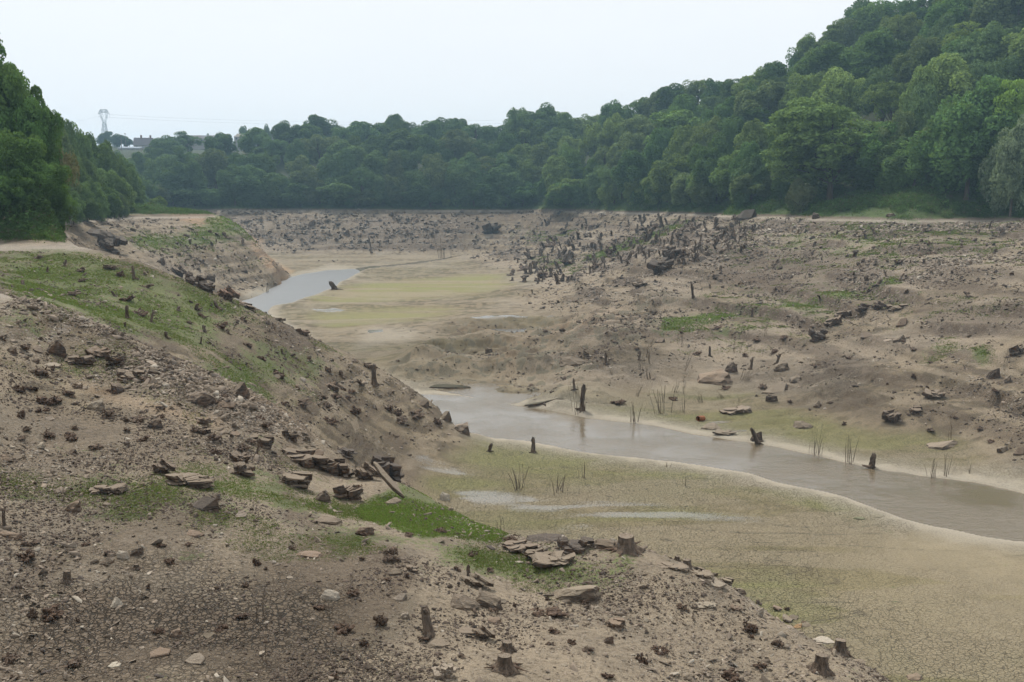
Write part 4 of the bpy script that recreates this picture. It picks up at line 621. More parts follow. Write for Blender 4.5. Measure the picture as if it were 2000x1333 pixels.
for px, py, w_, h_, k_, lb in [(1015, 957, 60, 60, 0, 'dense clump of bare stems standing beside the wet mud channel'), (1090, 960, 70, 42, 1, 'leaning clump of bare stems right of the dense clump'), (1137, 935, 40, 44, 2, 'sparse bare stems nearest the river on the flat'), (978, 1034, 40, 36, 2, 'short dead stems beside the bright grass'), (1132, 805, 40, 66, 3, 'bare stems around the tall stub in the water'), (1236, 825, 40, 50, 0, 'bare stem clump at the far water edge upstream'), (1290, 808, 60, 62, 1, 'tall bare stems on the far bank upstream'), (1333, 806, 30, 46, 2, 'bare stems right of the tall upstream stems'),
                              (1593, 888, 36, 72, 3, 'bare stems standing in the water edge downstream'), (1656, 905, 40, 72, 0, 'tallest bare stem clump at the water edge'), (1818, 936, 50, 50, 1, 'low bare stem clump at the downstream water edge'), (1842, 930, 46, 54, 2, 'bare stems just right of the low stem clump'), (1893, 925, 20, 26, 2, 'tiny bare stems on the mud near the right edge'), (760, 498, 24, 60, 0, ''), (867, 505, 40, 56, 1, 'bare stems on the far mud below the scree'), (505, 1210, 70, 96, 1, 'thin upright dead stems in the cracked mud foreground'), (290, 985, 30, 60, 2, 'thin dead stem beside the half buried rocks'),
                              (120, 975, 40, 34, 1, 'dry stems left of the half buried dark rock'), (1170, 940, 0, 0, 0, ''), (1300, 912, 30, 12, 2, 'row of short sticks on the mud by the river'), (1340, 950, 20, 20, 2, 'single stick standing in the cracked flat'), (520, 1295, 40, 80, 2, 'pale dead stalk at the bottom of the cracked mud'), (520, 575, 30, 22, 1, 'short reeds at the near edge of the far river bend')]:
    if w_ and lb: put(px, py, w_, h_, STEM[(k_ + (px % 2) * 4) % 8], 'dead_stems', lb, 'dead stems')
for px, py, w_, h_, lb in [(1265, 700, 44, 40, 'spreading bare shrub between the pillar stubs'), (1493, 655, 30, 42, 'dark bare shrub at the end of the lower green strip'), (1437, 690, 30, 34, 'bare shrub above the reddish earth mound'), (1968, 705, 36, 40, 'bare shrub beside the outcrop at the right edge'), (1334, 770, 30, 44, 'bare shrub on the bank below the forked stump'), (1930, 790, 44, 36, 'low spreading bare shrub on the right bank'), (1860, 860, 26, 60, 'tall thin bare shrub on the lower right bank'), (1610, 775, 36, 26, 'tiny bare shrub right of the smooth earth hump'), (610, 470, 24, 20, ''), (688, 1155, 22, 60, 'upright twig growing out of the root knot'), (650, 1205, 60, 40, 'low arching twigs on the grey mud'), (1445, 800, 20, 36, 'bare shrub on the layered earth bank'), (1330, 672, 24, 30, 'bare shrub on the slope above the reddish mound')]:
    if lb: put(px, py, w_, h_, BUSH[(px + py) % 5], 'bare_shrub', lb, 'bare shrub')
def inside(pt, pl):
    c_ = False; j = len(pl) - 1
    for i in range(len(pl)):
        if (pl[i][1] > pt[1]) != (pl[j][1] > pt[1]) and pt[0] < (pl[j][0] - pl[i][0]) * (pt[1] - pl[i][1]) / (pl[j][1] - pl[i][1]) + pl[i][0]: c_ = not c_
        j = i
    return c_
def sample(pl, n, rr, mind=0):
    out = []; xs_ = [p[0] for p in pl]; ys_ = [p[1] for p in pl]; tries = 0
    while len(out) < n and tries < n * 60:
        tries += 1; p = (rr.uniform(min(xs_), max(xs_)), rr.uniform(min(ys_), max(ys_)))
        if inside(p, pl) and (not mind or all((p[0] - q_[0]) ** 2 + ((p[1] - q_[1]) * 1.6) ** 2 > mind ** 2 for q_ in out)): out.append(p)
    return out
def field(pl, n, wr, hr, label, group, seed, meshes=None, name='tree_stump', cat='tree stump', mind=0, cl=None):
    rr = random.Random(seed); meshes = meshes or STUB; pts = sample(pl, n, rr, mind)
    for px, py in pts:
        h_ = rr.uniform(*hr) * (1.5 if rr.random() < .12 else 1); put(px, py, rr.uniform(wr[0] * .7, wr[1] * 1.3) * (h_ / hr[1] * .6 + .5), h_, rr.choice(meshes) if meshes is STEM or rr.random() > .07 else rr.choice(TANG), name, label, cat, group, lean=(rr.uniform(-.25, .25), rr.gauss(0, .28)))
field([(1010, 500), (1080, 470), (1200, 455), (1330, 432), (1480, 436), (1470, 490), (1330, 515), (1200, 520), (1140, 540), (1080, 560), (1040, 545)], 200, (12, 24), (8, 18), 'dark dead stub crowded in the stump field on the middle of the right slope', 'stumps of the drowned wood', 71, mind=6)
field([(995, 515), (1040, 510), (1070, 545), (1040, 575), (1000, 570)], 16, (16, 26), (8, 15), 'dark dead stub in the thick clump at the corner of the olive flat', 'stumps at the corner of the olive flat', 72, cl=1)
field([(1030, 430), (1200, 422), (1440, 428), (1420, 445), (1200, 452), (1020, 470)], 44, (10, 20), (6, 12), 'small dead stub just below the old shoreline of the stump field', 'stumps near the old shoreline', 73)
field([(1420, 440), (1990, 445), (1990, 590), (1500, 590), (1300, 560), (1400, 510)], 44, (12, 24), (6, 13), 'scattered small stub on the open upper right slope', 'stumps scattered on the right slope', 74, mind=20)
field([(250, 460), (470, 450), (510, 520), (430, 530), (300, 500)], 26, (9, 18), (5, 9), 'tiny stub on the green terraces of the far spur', 'stumps on the far spur', 75, mind=9)
field([(0, 500), (200, 510), (480, 610), (560, 650), (680, 740), (560, 760), (400, 680), (180, 630), (0, 560)], 34, (14, 30), (9, 18), 'small dark stub on the grassy face of the green spur', 'stumps on the grassy spur', 76, STUB + TANG, mind=24)
field([(0, 640), (300, 720), (500, 800), (560, 880), (300, 900), (0, 880)], 36, (14, 30), (9, 20), 'dark knot of roots among the stones of the left slope', 'root knots on the left slope', 77, TANG, 'root_tangle', 'root tangle', mind=24)
field([(0, 1020), (400, 1040), (900, 1040), (1240, 1150), (1500, 1230), (1650, 1330), (900, 1330), (0, 1330)], 44, (12, 30), (8, 18), 'small knot of roots poking out of the mud in the foreground', 'root knots in the foreground mud', 78, TANG, 'root_tangle', 'root tangle', mind=34)
field([(540, 790), (720, 760), (860, 830), (700, 850)], 14, (14, 26), (10, 20), 'root knot on the brown gully side of the spur', 'root knots on the gully side', 79, TANG, 'root_tangle', 'root tangle', mind=18)
field([(1200, 640), (1500, 620), (1950, 700), (1990, 880), (1600, 850), (1300, 790)], 30, (10, 20), (6, 12), 'small dark root knot on the cracked lower right slope', 'root knots on the lower right slope', 80, TANG, 'root_tangle', 'root tangle', mind=26)
field([(1170, 690), (1320, 660), (1500, 760), (1440, 800), (1200, 790)], 12, (20, 34), (26, 46), 'thin bare stems on the bank above the river', 'bare stems on the right bank', 81, STEM, 'dead_stems', 'dead stems', mind=24)
field([(430, 418), (900, 420), (920, 465), (560, 475), (470, 450)], 1, (10, 12), (4, 6), '', '', 1) if 0 else None

# rusty pipe lying in the bank
x, y, z = hit(1368, 822); g_ = G('rusted_iron'); n_ = g_.noise(g_.pos(), 6, 4); M_rust = g_.end(g_.bsdf(g_.mix(n_, (.30, .11, .04), (.16, .06, .03)), .8, None, .3))
Vs, Fs = [], []; Pn = 20
for i, (xx, rr) in enumerate(((-.55, .33), (-.5, .35), (0, .34), (.05, .36), (.1, .34), (.55, .34), (.6, .36), (.6, .31), (-.45, .30), (-.55, .33))):
    for k_ in range(Pn): Vs.append((xx, rr * math.cos(k_ * 2 * math.pi / Pn), rr * math.sin(k_ * 2 * math.pi / Pn)))
for i in range(9):
    for k_ in range(Pn): Fs.append((i * Pn + k_, i * Pn + (k_ + 1) % Pn, (i + 1) * Pn + (k_ + 1) % Pn, (i + 1) * Pn + k_))
pipe = mobj('rusty_pipe', pymesh('rusty_pipe', Vs, Fs, M_rust, True), (x, y, z + EYE + .22), (.1, .12, .75), (.75, .75, .75)); tag(pipe, 'orange rusty pipe end lying on the far bank of the river', 'pipe')
print('hand placed', round(time.time() - T0, 1))

# ---------------------------------------------------------------- loose stones, clods, grass: uncountable ground cover
def merge_scatter(name, protos, x, y, z, scl, rot, tint, m, kind='stuff', label=None, cat=None):
    Vl, Fl, Cl = [], [], []; off = 0; ids = NR.integers(0, len(protos), len(x))
    for pi, (pv, pf) in enumerate(protos):
        s_ = np.nonzero(ids == pi)[0]
        if not len(s_): continue
        c_, sn = np.cos(rot[s_]), np.sin(rot[s_]); a = pv[None] * scl[s_][:, None, :]
        if rot_tilt.get(name):
            t1, t2 = NR.normal(0, rot_tilt[name], len(s_)), NR.normal(0, rot_tilt[name], len(s_)); a = np.stack([a[..., 0] - a[..., 2] * np.sin(t2)[:, None], a[..., 1] - a[..., 2] * np.sin(t1)[:, None], a[..., 2] * (np.cos(t1) * np.cos(t2))[:, None] + a[..., 1] * np.sin(t1)[:, None] + a[..., 0] * np.sin(t2)[:, None]], -1)
        vx = a[..., 0] * c_[:, None] - a[..., 1] * sn[:, None] + x[s_][:, None]; vy = a[..., 0] * sn[:, None] + a[..., 1] * c_[:, None] + y[s_][:, None]; vz = a[..., 2] + z[s_][:, None]
        Vl.append(np.stack([vx, vy, vz], -1).reshape(-1, 3)); k_ = len(pv); Fl.append((pf[None] + (off + np.arange(len(s_)) * k_)[:, None, None]).reshape(-1)); off += k_ * len(s_)
        Cl.append(np.repeat(tint[s_], k_, axis=0))
    o = add_mesh(name, np.concatenate(Vl), np.concatenate(Fl), 3, [m]); tag(o, label, cat, kind=kind)
    ct = np.concatenate(Cl); at = o.data.color_attributes.new('tint', 'FLOAT_COLOR', 'POINT'); at.data.foreach_set('color', np.concatenate([ct, np.ones((len(ct), 1))], 1).astype(np.float32).ravel())
    return o
rot_tilt = {'scree': .5, 'mud_clods': .5}
def tri_proto(bm):
    bmesh.ops.triangulate(bm, faces=bm.faces[:]); bm.verts.ensure_lookup_table(); bm.verts.index_update()
    return np.array([v.co[:] for v in bm.verts]), np.array([[v.index for v in f.verts] for f in bm.faces])
STONE = [tri_proto(hull_bm(300 + i, (.24, .12, .40, .09)[i % 4], 4 + i % 2)) for i in range(8)]
def scatter_pts(n, wfun, dens_pow=1.0):
    """random ground points weighted by the masks; spacing widens with distance"""
    tot = wfun; pr = tot.ravel().astype(float); pr /= pr.sum(); cs = np.cumsum(pr); id_ = np.searchsorted(cs, NR.random(n)); id_ = np.minimum(id_, pr.size - 1)
    i, j = np.divmod(id_, NU); u = us[j] + (NR.random(n) - .5) * du; yy = Ys[i] * np.exp((NR.random(n) - .5) * .004); return u * yy, yy, i, j
visU = (np.abs(U) < .60) & (Yg > 13)
below = Zb < RG - .25
farfade = ss(560, 420, Yg)
cl = fbm(X / 5, Yg / 5, 301, 3); clump = np.clip(.25 + 2.2 * cl, .03, 1.4)
wst = (.14 * ss(75, 45, Yg) + .03 + .55 * riser + 1.1 * rocky + .12 * sl) * sl * clump * visU * below * farfade * (1 - .85 * pathm) * (1 - .3 * cl01(grass)) * (1 - .92 * cl01(crack)) * ss(7, 60, Yg + 20)
n = 105000; sx_, sy_, i_, j_ = scatter_pts(n, wst); sz = np.maximum(.028, .0008 * sy_) * np.exp(NR.normal(0, .65, n)) * (1 + .35 * rocky[i_, j_]); sz = np.minimum(sz, np.where(sy_ > 70, .0030 * sy_, .0060 * sy_) + .03)
scl = np.stack([sz * NR.uniform(.7, 1.5, n), sz * NR.uniform(.6, 1.1, n), sz * NR.uniform(.6, 1.2, n)], 1)
tn = NR.random((n, 1)); tint = np.where(tn < .45, np.array([[.19, .155, .12]]), np.where(tn < .8, np.array([[.27, .22, .17]]), np.where(tn < .93, np.array([[.36, .32, .26]]), np.array([[.09, .075, .065]])))) * NR.uniform(.75, 1.15, (n, 1))
tint = tint * np.where(sy_ > 280, .72, 1.0)[:, None]
merge_scatter('scree', STONE, sx_, sy_, gzv(sx_, sy_) + EYE + sz * .08, scl, NR.uniform(0, 6.28, n), tint, M_chip)
wcl = (.05 + .12 * ss(90, 60, Yg) + .5 * riser + .25 * ss(60, 40, Yg) + .9 * brown + .25 * sl + .5 * hum) * (sl + .5 * hum) * np.clip(.3 + 2.6 * fbm(X / 3, Yg / 3, 311, 3), .02, 1.5) * visU * below * farfade * (1 - pathm) * (1 - .6 * cl01(crack)) * (1 - .8 * cl01(orange))
n = 105000; sx_, sy_, i_, j_ = scatter_pts(n, wcl); sz = np.minimum(np.maximum(.02, .0007 * sy_) * np.exp(NR.normal(0, .55, n)), .0025 * sy_ + .02); scl = np.stack([sz * NR.uniform(.8, 1.6, n), sz * NR.uniform(.6, 1.3, n), sz * NR.uniform(1, 2.4, n)], 1)
merge_scatter('mud_clods', STONE, sx_, sy_, gzv(sx_, sy_) + EYE, scl, NR.uniform(0, 6.28, n), np.array([[.075, .058, .046]]) * NR.uniform(.6, 1.7, (n, 1)), M_chip)
# the larger loose stones, one object each
def loose(pl, n, sr, label, group, seed, mind=10, cols=(PALE, TAN, TAN, DARK)):
    rr = random.Random(seed)
    for px, py in sample(pl, n, rr, mind):
        s_ = rr.uniform(*sr) * (1.6 if rr.random() < .12 else 1); rock(px, py, s_, s_ * rr.uniform(.35, .65), label, rr.choice('rrs'), rr.choice(cols), rz=rr.uniform(0, 6.28), name='stone', cat='stone', group=group, tilt=rr.uniform(-.3, .3))
loose([(0, 590), (250, 680), (520, 790), (620, 890), (520, 900), (250, 800), (0, 740)], 70, (8, 18), 'loose angular slate on the stony upper part of the left slope', 'stones on the upper left slope', 5)
loose([(0, 760), (560, 900), (780, 1000), (700, 1080), (0, 1040)], 42, (7, 16), 'loose stone on the grass flecked middle of the near slope', 'stones on the middle of the near slope', 6, 18)
loose([(0, 1060), (900, 1080), (1300, 1130), (1500, 1230), (1650, 1330), (0, 1330)], 70, (7, 18), 'small pale stone lying on the mud in the foreground', 'stones in the foreground', 7, 22, (PALE, PALE, TAN, WHT))
loose([(430, 418), (920, 416), (900, 470), (560, 478), (470, 450)], 90, (5, 13), 'pale broken boulder on the steep far bank', 'boulders on the far bank', 8, 7, (TAN, TAN, BRN, DARK))
loose([(1380, 445), (2000, 440), (2000, 470), (1500, 480), (1340, 520)], 50, (4, 9), 'pale stone in the stony band under the right shoreline', 'stones under the right shoreline', 9, 9)
loose([(1620, 540), (1780, 500), (2000, 495), (2000, 515), (1800, 530)], 22, (6, 13), 'pale stone in the rubble strip above the bright grass line', 'stones in the rubble strip', 10, 9, (PALE, TAN))
loose([(1290, 1085), (1440, 1140), (1720, 1300), (1640, 1290), (1400, 1160)], 22, (12, 26), 'flat stone on the lip between the near slope and the mud flat', 'stones on the lip', 11, 12, (PALE, TAN, TAN, BRN))
loose([(480, 760), (760, 760), (900, 840), (640, 830)], 22, (7, 15), 'stone on the gully side of the spur', 'stones on the gully side', 12, 12)

# grass
def leaf_mat(name, trans=.3, obj=True, attr_='tint'):
    g = G(name); 
    if obj: oi = g.N('ShaderNodeObjectInfo'); c0 = oi.outputs['Color']; rnd = oi.outputs['Random']
    else: a = g.N('ShaderNodeVertexColor'); a.layer_name = attr_; c0 = a.outputs['Color']
    n = g.noise(g.pos(), .45 if obj else 3, 3, .6); c1 = g.mix(g.ramp(n, .35, .65), g.mix(.55, c0, (.030, .055, .020)), c0) if obj else c0
    if obj: c1 = g.mix(g.math('MULTIPLY', rnd, .35), c1, (.085, .115, .038))
    d = g.N('ShaderNodeBsdfDiffuse'); t_ = g.N('ShaderNodeBsdfTranslucent'); g.L(c1, d.inputs[0]); g.L(g.mix(.4, c1, (.16, .22, .03)), t_.inputs[0])
    mx_ = g.N('ShaderNodeMixShader'); mx_.inputs[0].default_value = trans; g.L(d.outputs[0], mx_.inputs[1]); g.L(t_.outputs[0], mx_.inputs[2]); return g.end(mx_.outputs[0])
M_leaf = leaf_mat('foliage'); M_grass = leaf_mat('grass_blades', .35, False)
def blade(seed):
    r = random.Random(seed); vv, ff = [], []
    for k_ in range(4):
        a = r.uniform(0, 6.28); x0, y0 = r.uniform(-.5, .5), r.uniform(-.5, .5); w_ = .16; b = len(vv); vv += [(x0 - w_ * math.cos(a), y0 - w_ * math.sin(a), 0), (x0 + w_ * math.cos(a), y0 + w_ * math.sin(a), 0), (x0 + r.uniform(-.4, .4), y0 + r.uniform(-.4, .4), r.uniform(.5, 1.1))]; ff.append((b, b + 1, b + 2))
    return np.array(vv), np.array(ff)
BL = [blade(i) for i in range(8)]
gg = np.clip(1.6 * (fbm(X / 2.5, Yg / 2.5, 321, 4) - .02) + cl01(grass) * 1.05 - .25, 0, 1) * (cl01(grass) > .06)
wg = gg * visU * below * farfade; n = 170000; sx_, sy_, i_, j_ = scatter_pts(n, wg); hz = np.maximum(.045, .0011 * sy_) * NR.uniform(.6, 1.3, n); scl = np.stack([hz * 1.6, hz * 1.6, hz * (.55 + .7 * cl01(grass)[i_, j_])], 1)
bright = cl01(grass)[i_, j_][:, None] ** 3; gt = (np.array([[.118, .150, .050]]) * (1 - bright) + np.array([[.165, .245, .060]]) * bright) * NR.uniform(.6, 1.25, (n, 1)); gt[NR.random(n) < .12] = (.20, .17, .09)
merge_scatter('grass', BL, sx_, sy_, gzv(sx_, sy_) + EYE - .01, scl, NR.uniform(0, 6.28, n), gt, M_grass)
wv_ = ss(RG + .2, RG + .9, Zb) * ss(RG + 9, RG + 6.5, Zb) * visU * ss(85, 95, Yg) * ss(560, 470, Yg) * np.clip(.35 + 1.8 * fbm(X / 6, Yg / 6, 331, 3), .02, 1); wv_ = wv_ * np.where((Yg > 95) & (Yg < 330), 1.0, .5)
def weed(seed):
    r = random.Random(seed); vv, ff = [], []
    for k_ in range(14):
        a = r.uniform(0, 6.28); zz = r.uniform(.05, 1) ; rr_ = r.uniform(0, .6) * (1.1 - zz * .5); b = len(vv); c_ = Vector((rr_ * math.cos(a), rr_ * math.sin(a), zz)); d1 = Vector((r.uniform(-1, 1), r.uniform(-1, 1), r.uniform(-.4, 1))) * .23; d2 = Vector((r.uniform(-1, 1), r.uniform(-1, 1), r.uniform(-1, .4))) * .23
        vv += [tuple(c_), tuple(c_ + d1), tuple(c_ + d2)]; ff.append((b, b + 1, b + 2))
    return np.array(vv), np.array(ff)
n = 110000; sx_, sy_, i_, j_ = scatter_pts(n, wv_); hz = NR.uniform(.5, 1.25, n) * (1 + .5 * fbm(sx_ / 9, sy_ / 9, 341, 2)); hz *= np.clip((Zb[i_, j_] - RG) / 1.2, .35, 1.3); scl = np.stack([hz, hz, hz], 1)
gt = np.array([[.070, .125, .038]]) * NR.uniform(.5, 1.35, (n, 1)); gt[NR.random(n) < .10] = (.11, .10, .06); lite = (NR.random(n) < .2)[:, None]; gt = np.where(lite, gt * 1.5, gt)
merge_scatter('undergrowth', [weed(i) for i in range(8)], sx_, sy_, gzv(sx_, sy_) + EYE - .05, scl, NR.uniform(0, 6.28, n), gt, M_grass)
print('ground cover', round(time.time() - T0, 1))
# ---------------------------------------------------------------- trees
M_bark = wood_mat('bark', (.045, .036, .028), (.11, .09, .07), 4)
def crown_mesh(seed, npuff=70, leaf=.021, per=330, wide=.40, z0=.18, layered=False, hollow=.55, topy=1.0, puff=(.085, .15)):
    """leaf faces gathered in clumps round the limbs of a unit-high tree"""
    rg = np.random.default_rng(seed); c = []; r = random.Random(seed)
    lob = [(r.uniform(0, 6.28), r.uniform(-.4, .9), r.uniform(.75, 1.12)) for _ in range(7)]
    LB = []
    for i in range(13):
        d = rg.normal(size=3); d /= np.linalg.norm(d); LB.append((d * .68 * rg.uniform(.75, 1.1), rg.uniform(.26, .44)))
    while len(c) < npuff:
        lc, lr = LB[int(rg.integers(0, 13))]; d = rg.normal(size=3); d /= np.linalg.norm(d); d = lc + d * lr; rad = 1.0 if rg.random() < .8 else rg.uniform(hollow, 1)
        k_ = 1.0
        zc = (z0 + topy) / 2; hz_ = (topy - z0) / 2 - .05; p = np.array([d[0] * wide * rad * k_, d[1] * wide * rad * k_, zc + d[2] * hz_ * rad * min(k_, 1.05)])
        low = (p[2] - z0) / (topy - z0); 
        if layered: p[2] = round(p[2] * 9) / 9 + rg.uniform(-.015, .015); 
        p[:2] *= (1.0 - .22 * max(0, low - .6) / .4)
        c.append(p)
    c = np.array(c); pr = rg.uniform(*puff, len(c)); n = npuff * per; id_ = rg.integers(0, npuff, n); d = rg.normal(size=(n, 3)); d[:, 2] = np.where(rg.random(n) < .5, np.abs(d[:, 2]), d[:, 2]); d /= np.linalg.norm(d, axis=1)[:, None]
    rr = pr[id_] * rg.uniform(.55, 1.05, n) ** .5; sq = np.array([1, 1, .55 if layered else 1.1]); ctr = c[id_] + d * rr[:, None] * sq
    nn = d * .6 + rg.normal(size=(n, 3)) * .55 + np.array([0, 0, .25]); nn /= np.linalg.norm(nn, axis=1)[:, None]
    t = np.cross(nn, rg.normal(size=(n, 3))); t /= np.linalg.norm(t, axis=1)[:, None]; b = np.cross(nn, t); s_ = leaf * rg.uniform(.55, 1.25, n)[:, None]
    V_ = np.stack([ctr - t * s_, ctr - b * s_ * .62, ctr + t * s_, ctr + b * s_ * .62], 1).reshape(-1, 3)
    me = bpy.data.meshes.new('crown'); me.vertices.add(len(V_)); me.vertices.foreach_set('co', V_.astype(np.float32).ravel()); me.loops.add(n * 4); me.loops.foreach_set('vertex_index', np.arange(n * 4, dtype=np.int32)); me.polygons.add(n); me.polygons.foreach_set('loop_start', np.arange(0, n * 4, 4, dtype=np.int32)); me.update(calc_edges=True); me.materials.append(M_leaf)
    return me, c
def trunk_mesh(seed, c, fork=.35):
    r = random.Random(seed); V1, F1 = [], []; pts = wander((0, 0, -.06), (r.uniform(-.05, .05), 0, 1), .75, 7, r, .06); tube_into(V1, F1, pts, [.032, .024, .021, .018, .015, .011, .008, .004], 8, .06, seed)
    for k_ in range(22):
        p = Vector(c[r.randrange(len(c))]); i = r.randint(2, 6); s_ = pts[i]; 
        if p.z < s_.z: i = 2; s_ = pts[2]
        mid_ = (s_ + p) / 2 + Vector((0, 0, .03)); tube_into(V1, F1, [s_, mid_, p], [.011, .007, .003], 5, .1, seed + k_)
    return pymesh('trunk', V1, F1, M_bark)
KIND = {}
def defk(nm, n, **k):
    KIND[nm] = []
    for i in range(n):
        me, c = crown_mesh(hash_(nm) + i, **k); KIND[nm].append((me, trunk_mesh(i + 7, c)))
def hash_(s): return sum(ord(ch) * (i + 3) for i, ch in enumerate(s)) % 9973
defk('round', 4, npuff=95, per=280, wide=.46, z0=-.02)
defk('tall', 3, npuff=80, per=290, wide=.33, z0=-.02)
defk('layer', 2, npuff=90, per=260, wide=.45, z0=.08, layered=True, hollow=.35, leaf=.017)
defk('airy', 3, npuff=46, per=210, wide=.42, z0=.12, hollow=.5, leaf=.017, puff=(.06, .12))
defk('fine', 3, npuff=150, per=300, wide=.46, z0=-.02, leaf=.0125, puff=(.05, .10))     # near trees, more and smaller leaves
defk('shrub', 3, npuff=42, per=260, wide=.55, z0=.0, leaf=.03, puff=(.12, .22))
def basel(px): return float(np.interp(px, [280, 400, 1000, 1200, 1400, 1500, 1600, 1700, 2000], [400, 403, 404, 403, 402, 396, 380, 366, 362]))
def kY(u, k_, ht, y0=60, y1=900, over=False):
    """first distance at which a tree of height ht standing on the ground tops out on the given sight line"""
    j, t = col_at(u); z = Zb[:, j] * (1 - t) + Zb[:, j + 1] * t; s_ = (z + ht) / Ys; ok = (Ys > y0) & (Ys < y1) & (z > RG + 1.0) & (z / Ys >= uk(1000, basel(1000 + u * F))[1])
    idx = np.nonzero(ok & (s_ >= k_))[0]
    if len(idx): return Ys[idx[0]], ht
    idx = np.nonzero(ok)[0]; i = idx[np.argmax(s_[idx])]; return Ys[i], k_ * Ys[i] - z[i]
GRN = [(.110, .150, .045), (.050, .092, .028), (.070, .112, .032), (.042, .080, .028), (.092, .130, .038), (.060, .096, .042), (.080, .105, .045)]
ntree = 0; TREES = []
def tree(px, pytop, wpx, Y=None, ht=None, kind='round', col=None, label='', cat='tree', group=None, seed=0, name='tree', y0=60, minh=5, gap=None):
    global ntree
    r = random.Random(int(px * 11 + pytop * 7 + seed)); u, k_ = uk(px, pytop)
    if Y is None: Y, ht = kY(u, k_, ht or 17, y0)
    z = gz(u * Y, Y); h_ = k_ * Y - z
    if h_ < minh: h_ = minh
    wm = wpx * Y / F; cm, tm = r.choice(KIND[kind]); wd = {'round': .92, 'tall': .66, 'layer': .9, 'airy': .84, 'fine': .84, 'shrub': 1.1}[kind]
    e = bpy.data.objects.new(name, None); COL.objects.link(e); e.location = (u * Y, Y, z + EYE); e.rotation_euler = (0, 0, r.uniform(0, 6.28)); sx = wm / wd
    e.scale = (sx, sx, h_ * 1.02); tag(e, label, cat, group)
    col = col or r.choice(GRN); f_ = r.uniform(.72, 1.3) * 2.5; cc = (col[0] * f_, col[1] * f_, col[2] * f_, 1)
    mobj('crown', cm, (0, 0, 0), parent=e, col=cc)
    if kind != 'shrub': mobj('trunk', tm, (0, 0, 0), parent=e)
    else: mobj('stem', tm, (0, 0, 0), (0, 0, 0), (1.4, 1.4, .8), parent=e)
    ntree += 1; TREES.append((px, pytop, wpx)); return e
# skyline of the far wood and the right-hand hill
def skyl(px):
    S_ = sorted(far_sky + [(1012, 206, 0), (1055, 208, 0)] + sky_r[1:]); xs_ = [a[0] for a in S_]; return float(np.interp(px, xs_, [a[1] for a in S_]))
far_sky = [(322, 268, 60), (352, 258, 70), (392, 292, 60), (432, 262, 46), (505, 252, 60), (528, 262, 50), (565, 240, 60), (598, 240, 56), (630, 228, 70), (662, 246, 50), (705, 240, 70), (738, 236, 56), (768, 226, 56), (796, 236, 50), (838, 240, 60), (868, 230, 50), (895, 234, 56), (932, 240, 60), (966, 238, 56)]
sky_r = [(1085, 222, 56), (1130, 230, 56), (1165, 214, 56), (1205, 200, 60), (1245, 188, 62), (1285, 180, 60), (1322, 164, 64), (1362, 152, 66), (1402, 148, 62), (1440, 150, 60), (1478, 138, 64), (1515, 124, 60), (1556, 86, 60), (1592, 70, 66), (1632, 48, 70), (1672, 20, 70), (1712, 6, 66), (1752, -12, 80), (1800, -18, 80), (1850, -40, 80), (1905, -60, 90), (1960, -80, 90), (2015, -90, 90)]
for i, (px, py, w_) in enumerate(far_sky): tree(px, py, w_ * 1.15, None, 17, ('round', 'airy', 'round', 'tall')[i % 4], (.045, .078, .034), 'tree on the skyline of the wood across the far end of the valley', group='skyline trees of the far wood', y0=465)
rq = random.Random(9)
for i, (px, py, w_) in enumerate([(a, skyl(a) + rq.uniform(34, 48), 60) for a in range(330, 1700, 46)]): tree(px, py, w_, None, 10, 'shrub', (.05, .08, .034), 'low tree filling a gap under the crowns of the wooded skyline', group='understorey trees of the skyline', y0=190 if px > 1000 else 465)
tree(1012, 206, 62, 540, None, 'airy', (.05, .08, .03), 'thin crowned tree showing sky through it, tallest on the far skyline'); tree(1055, 208, 92, 545, None, 'round', (.045, .08, .032), 'broad domed tree right of the thin crowned one on the skyline'); tree(1100, 224, 60, 540, None, 'round', None, 'tree where the far skyline meets the right hill')
for i, (px, py, w_) in enumerate(sky_r): tree(px, py, w_ * 1.1, None, 16, ('round', 'tall', 'airy', 'round', 'layer')[i % 5], None, 'tree along the skyline of the wooded hill on the right', group='skyline trees of the right hill', y0=190)
tree(1700, -14, 110, 420, None, 'round', (.035, .065, .026), 'dark wide tree cut by the top edge of the view on the hill crest')
# fill the slopes below the skyline
rr = random.Random(77)
rows = []
for px0 in range(300, 985, 44):
    top, bot = skyl(px0) + 30, basel(px0) - 42; nrow = max(2, int((bot - top) / 30) + 1)
    for k_ in range(nrow): rows.append(('far', px0 + rr.uniform(-18, 18) + (22 if k_ % 2 else 0), top + (bot - top) * k_ / (nrow - 1) + rr.uniform(-9, 9), rr.uniform(50, 74)))
px0 = 1000
while px0 < 2050:
    sc_ = np.interp(px0, [1000, 1400, 2000], [44, 56, 84]); top, bot = skyl(px0) + sc_ * .6, basel(px0) - sc_ * 1.1; nrow = max(2, int((bot - top) / (sc_ * .68)) + 1)
    for k_ in range(nrow): rows.append(('right', px0 + rr.uniform(-.35, .35) * sc_ + (sc_ / 2 if k_ % 2 else 0), top + (bot - top) * k_ / (nrow - 1) + rr.uniform(-.2, .2) * sc_, sc_ * rr.uniform(1.15, 1.6)))
    px0 += sc_ * .92
nf = 0
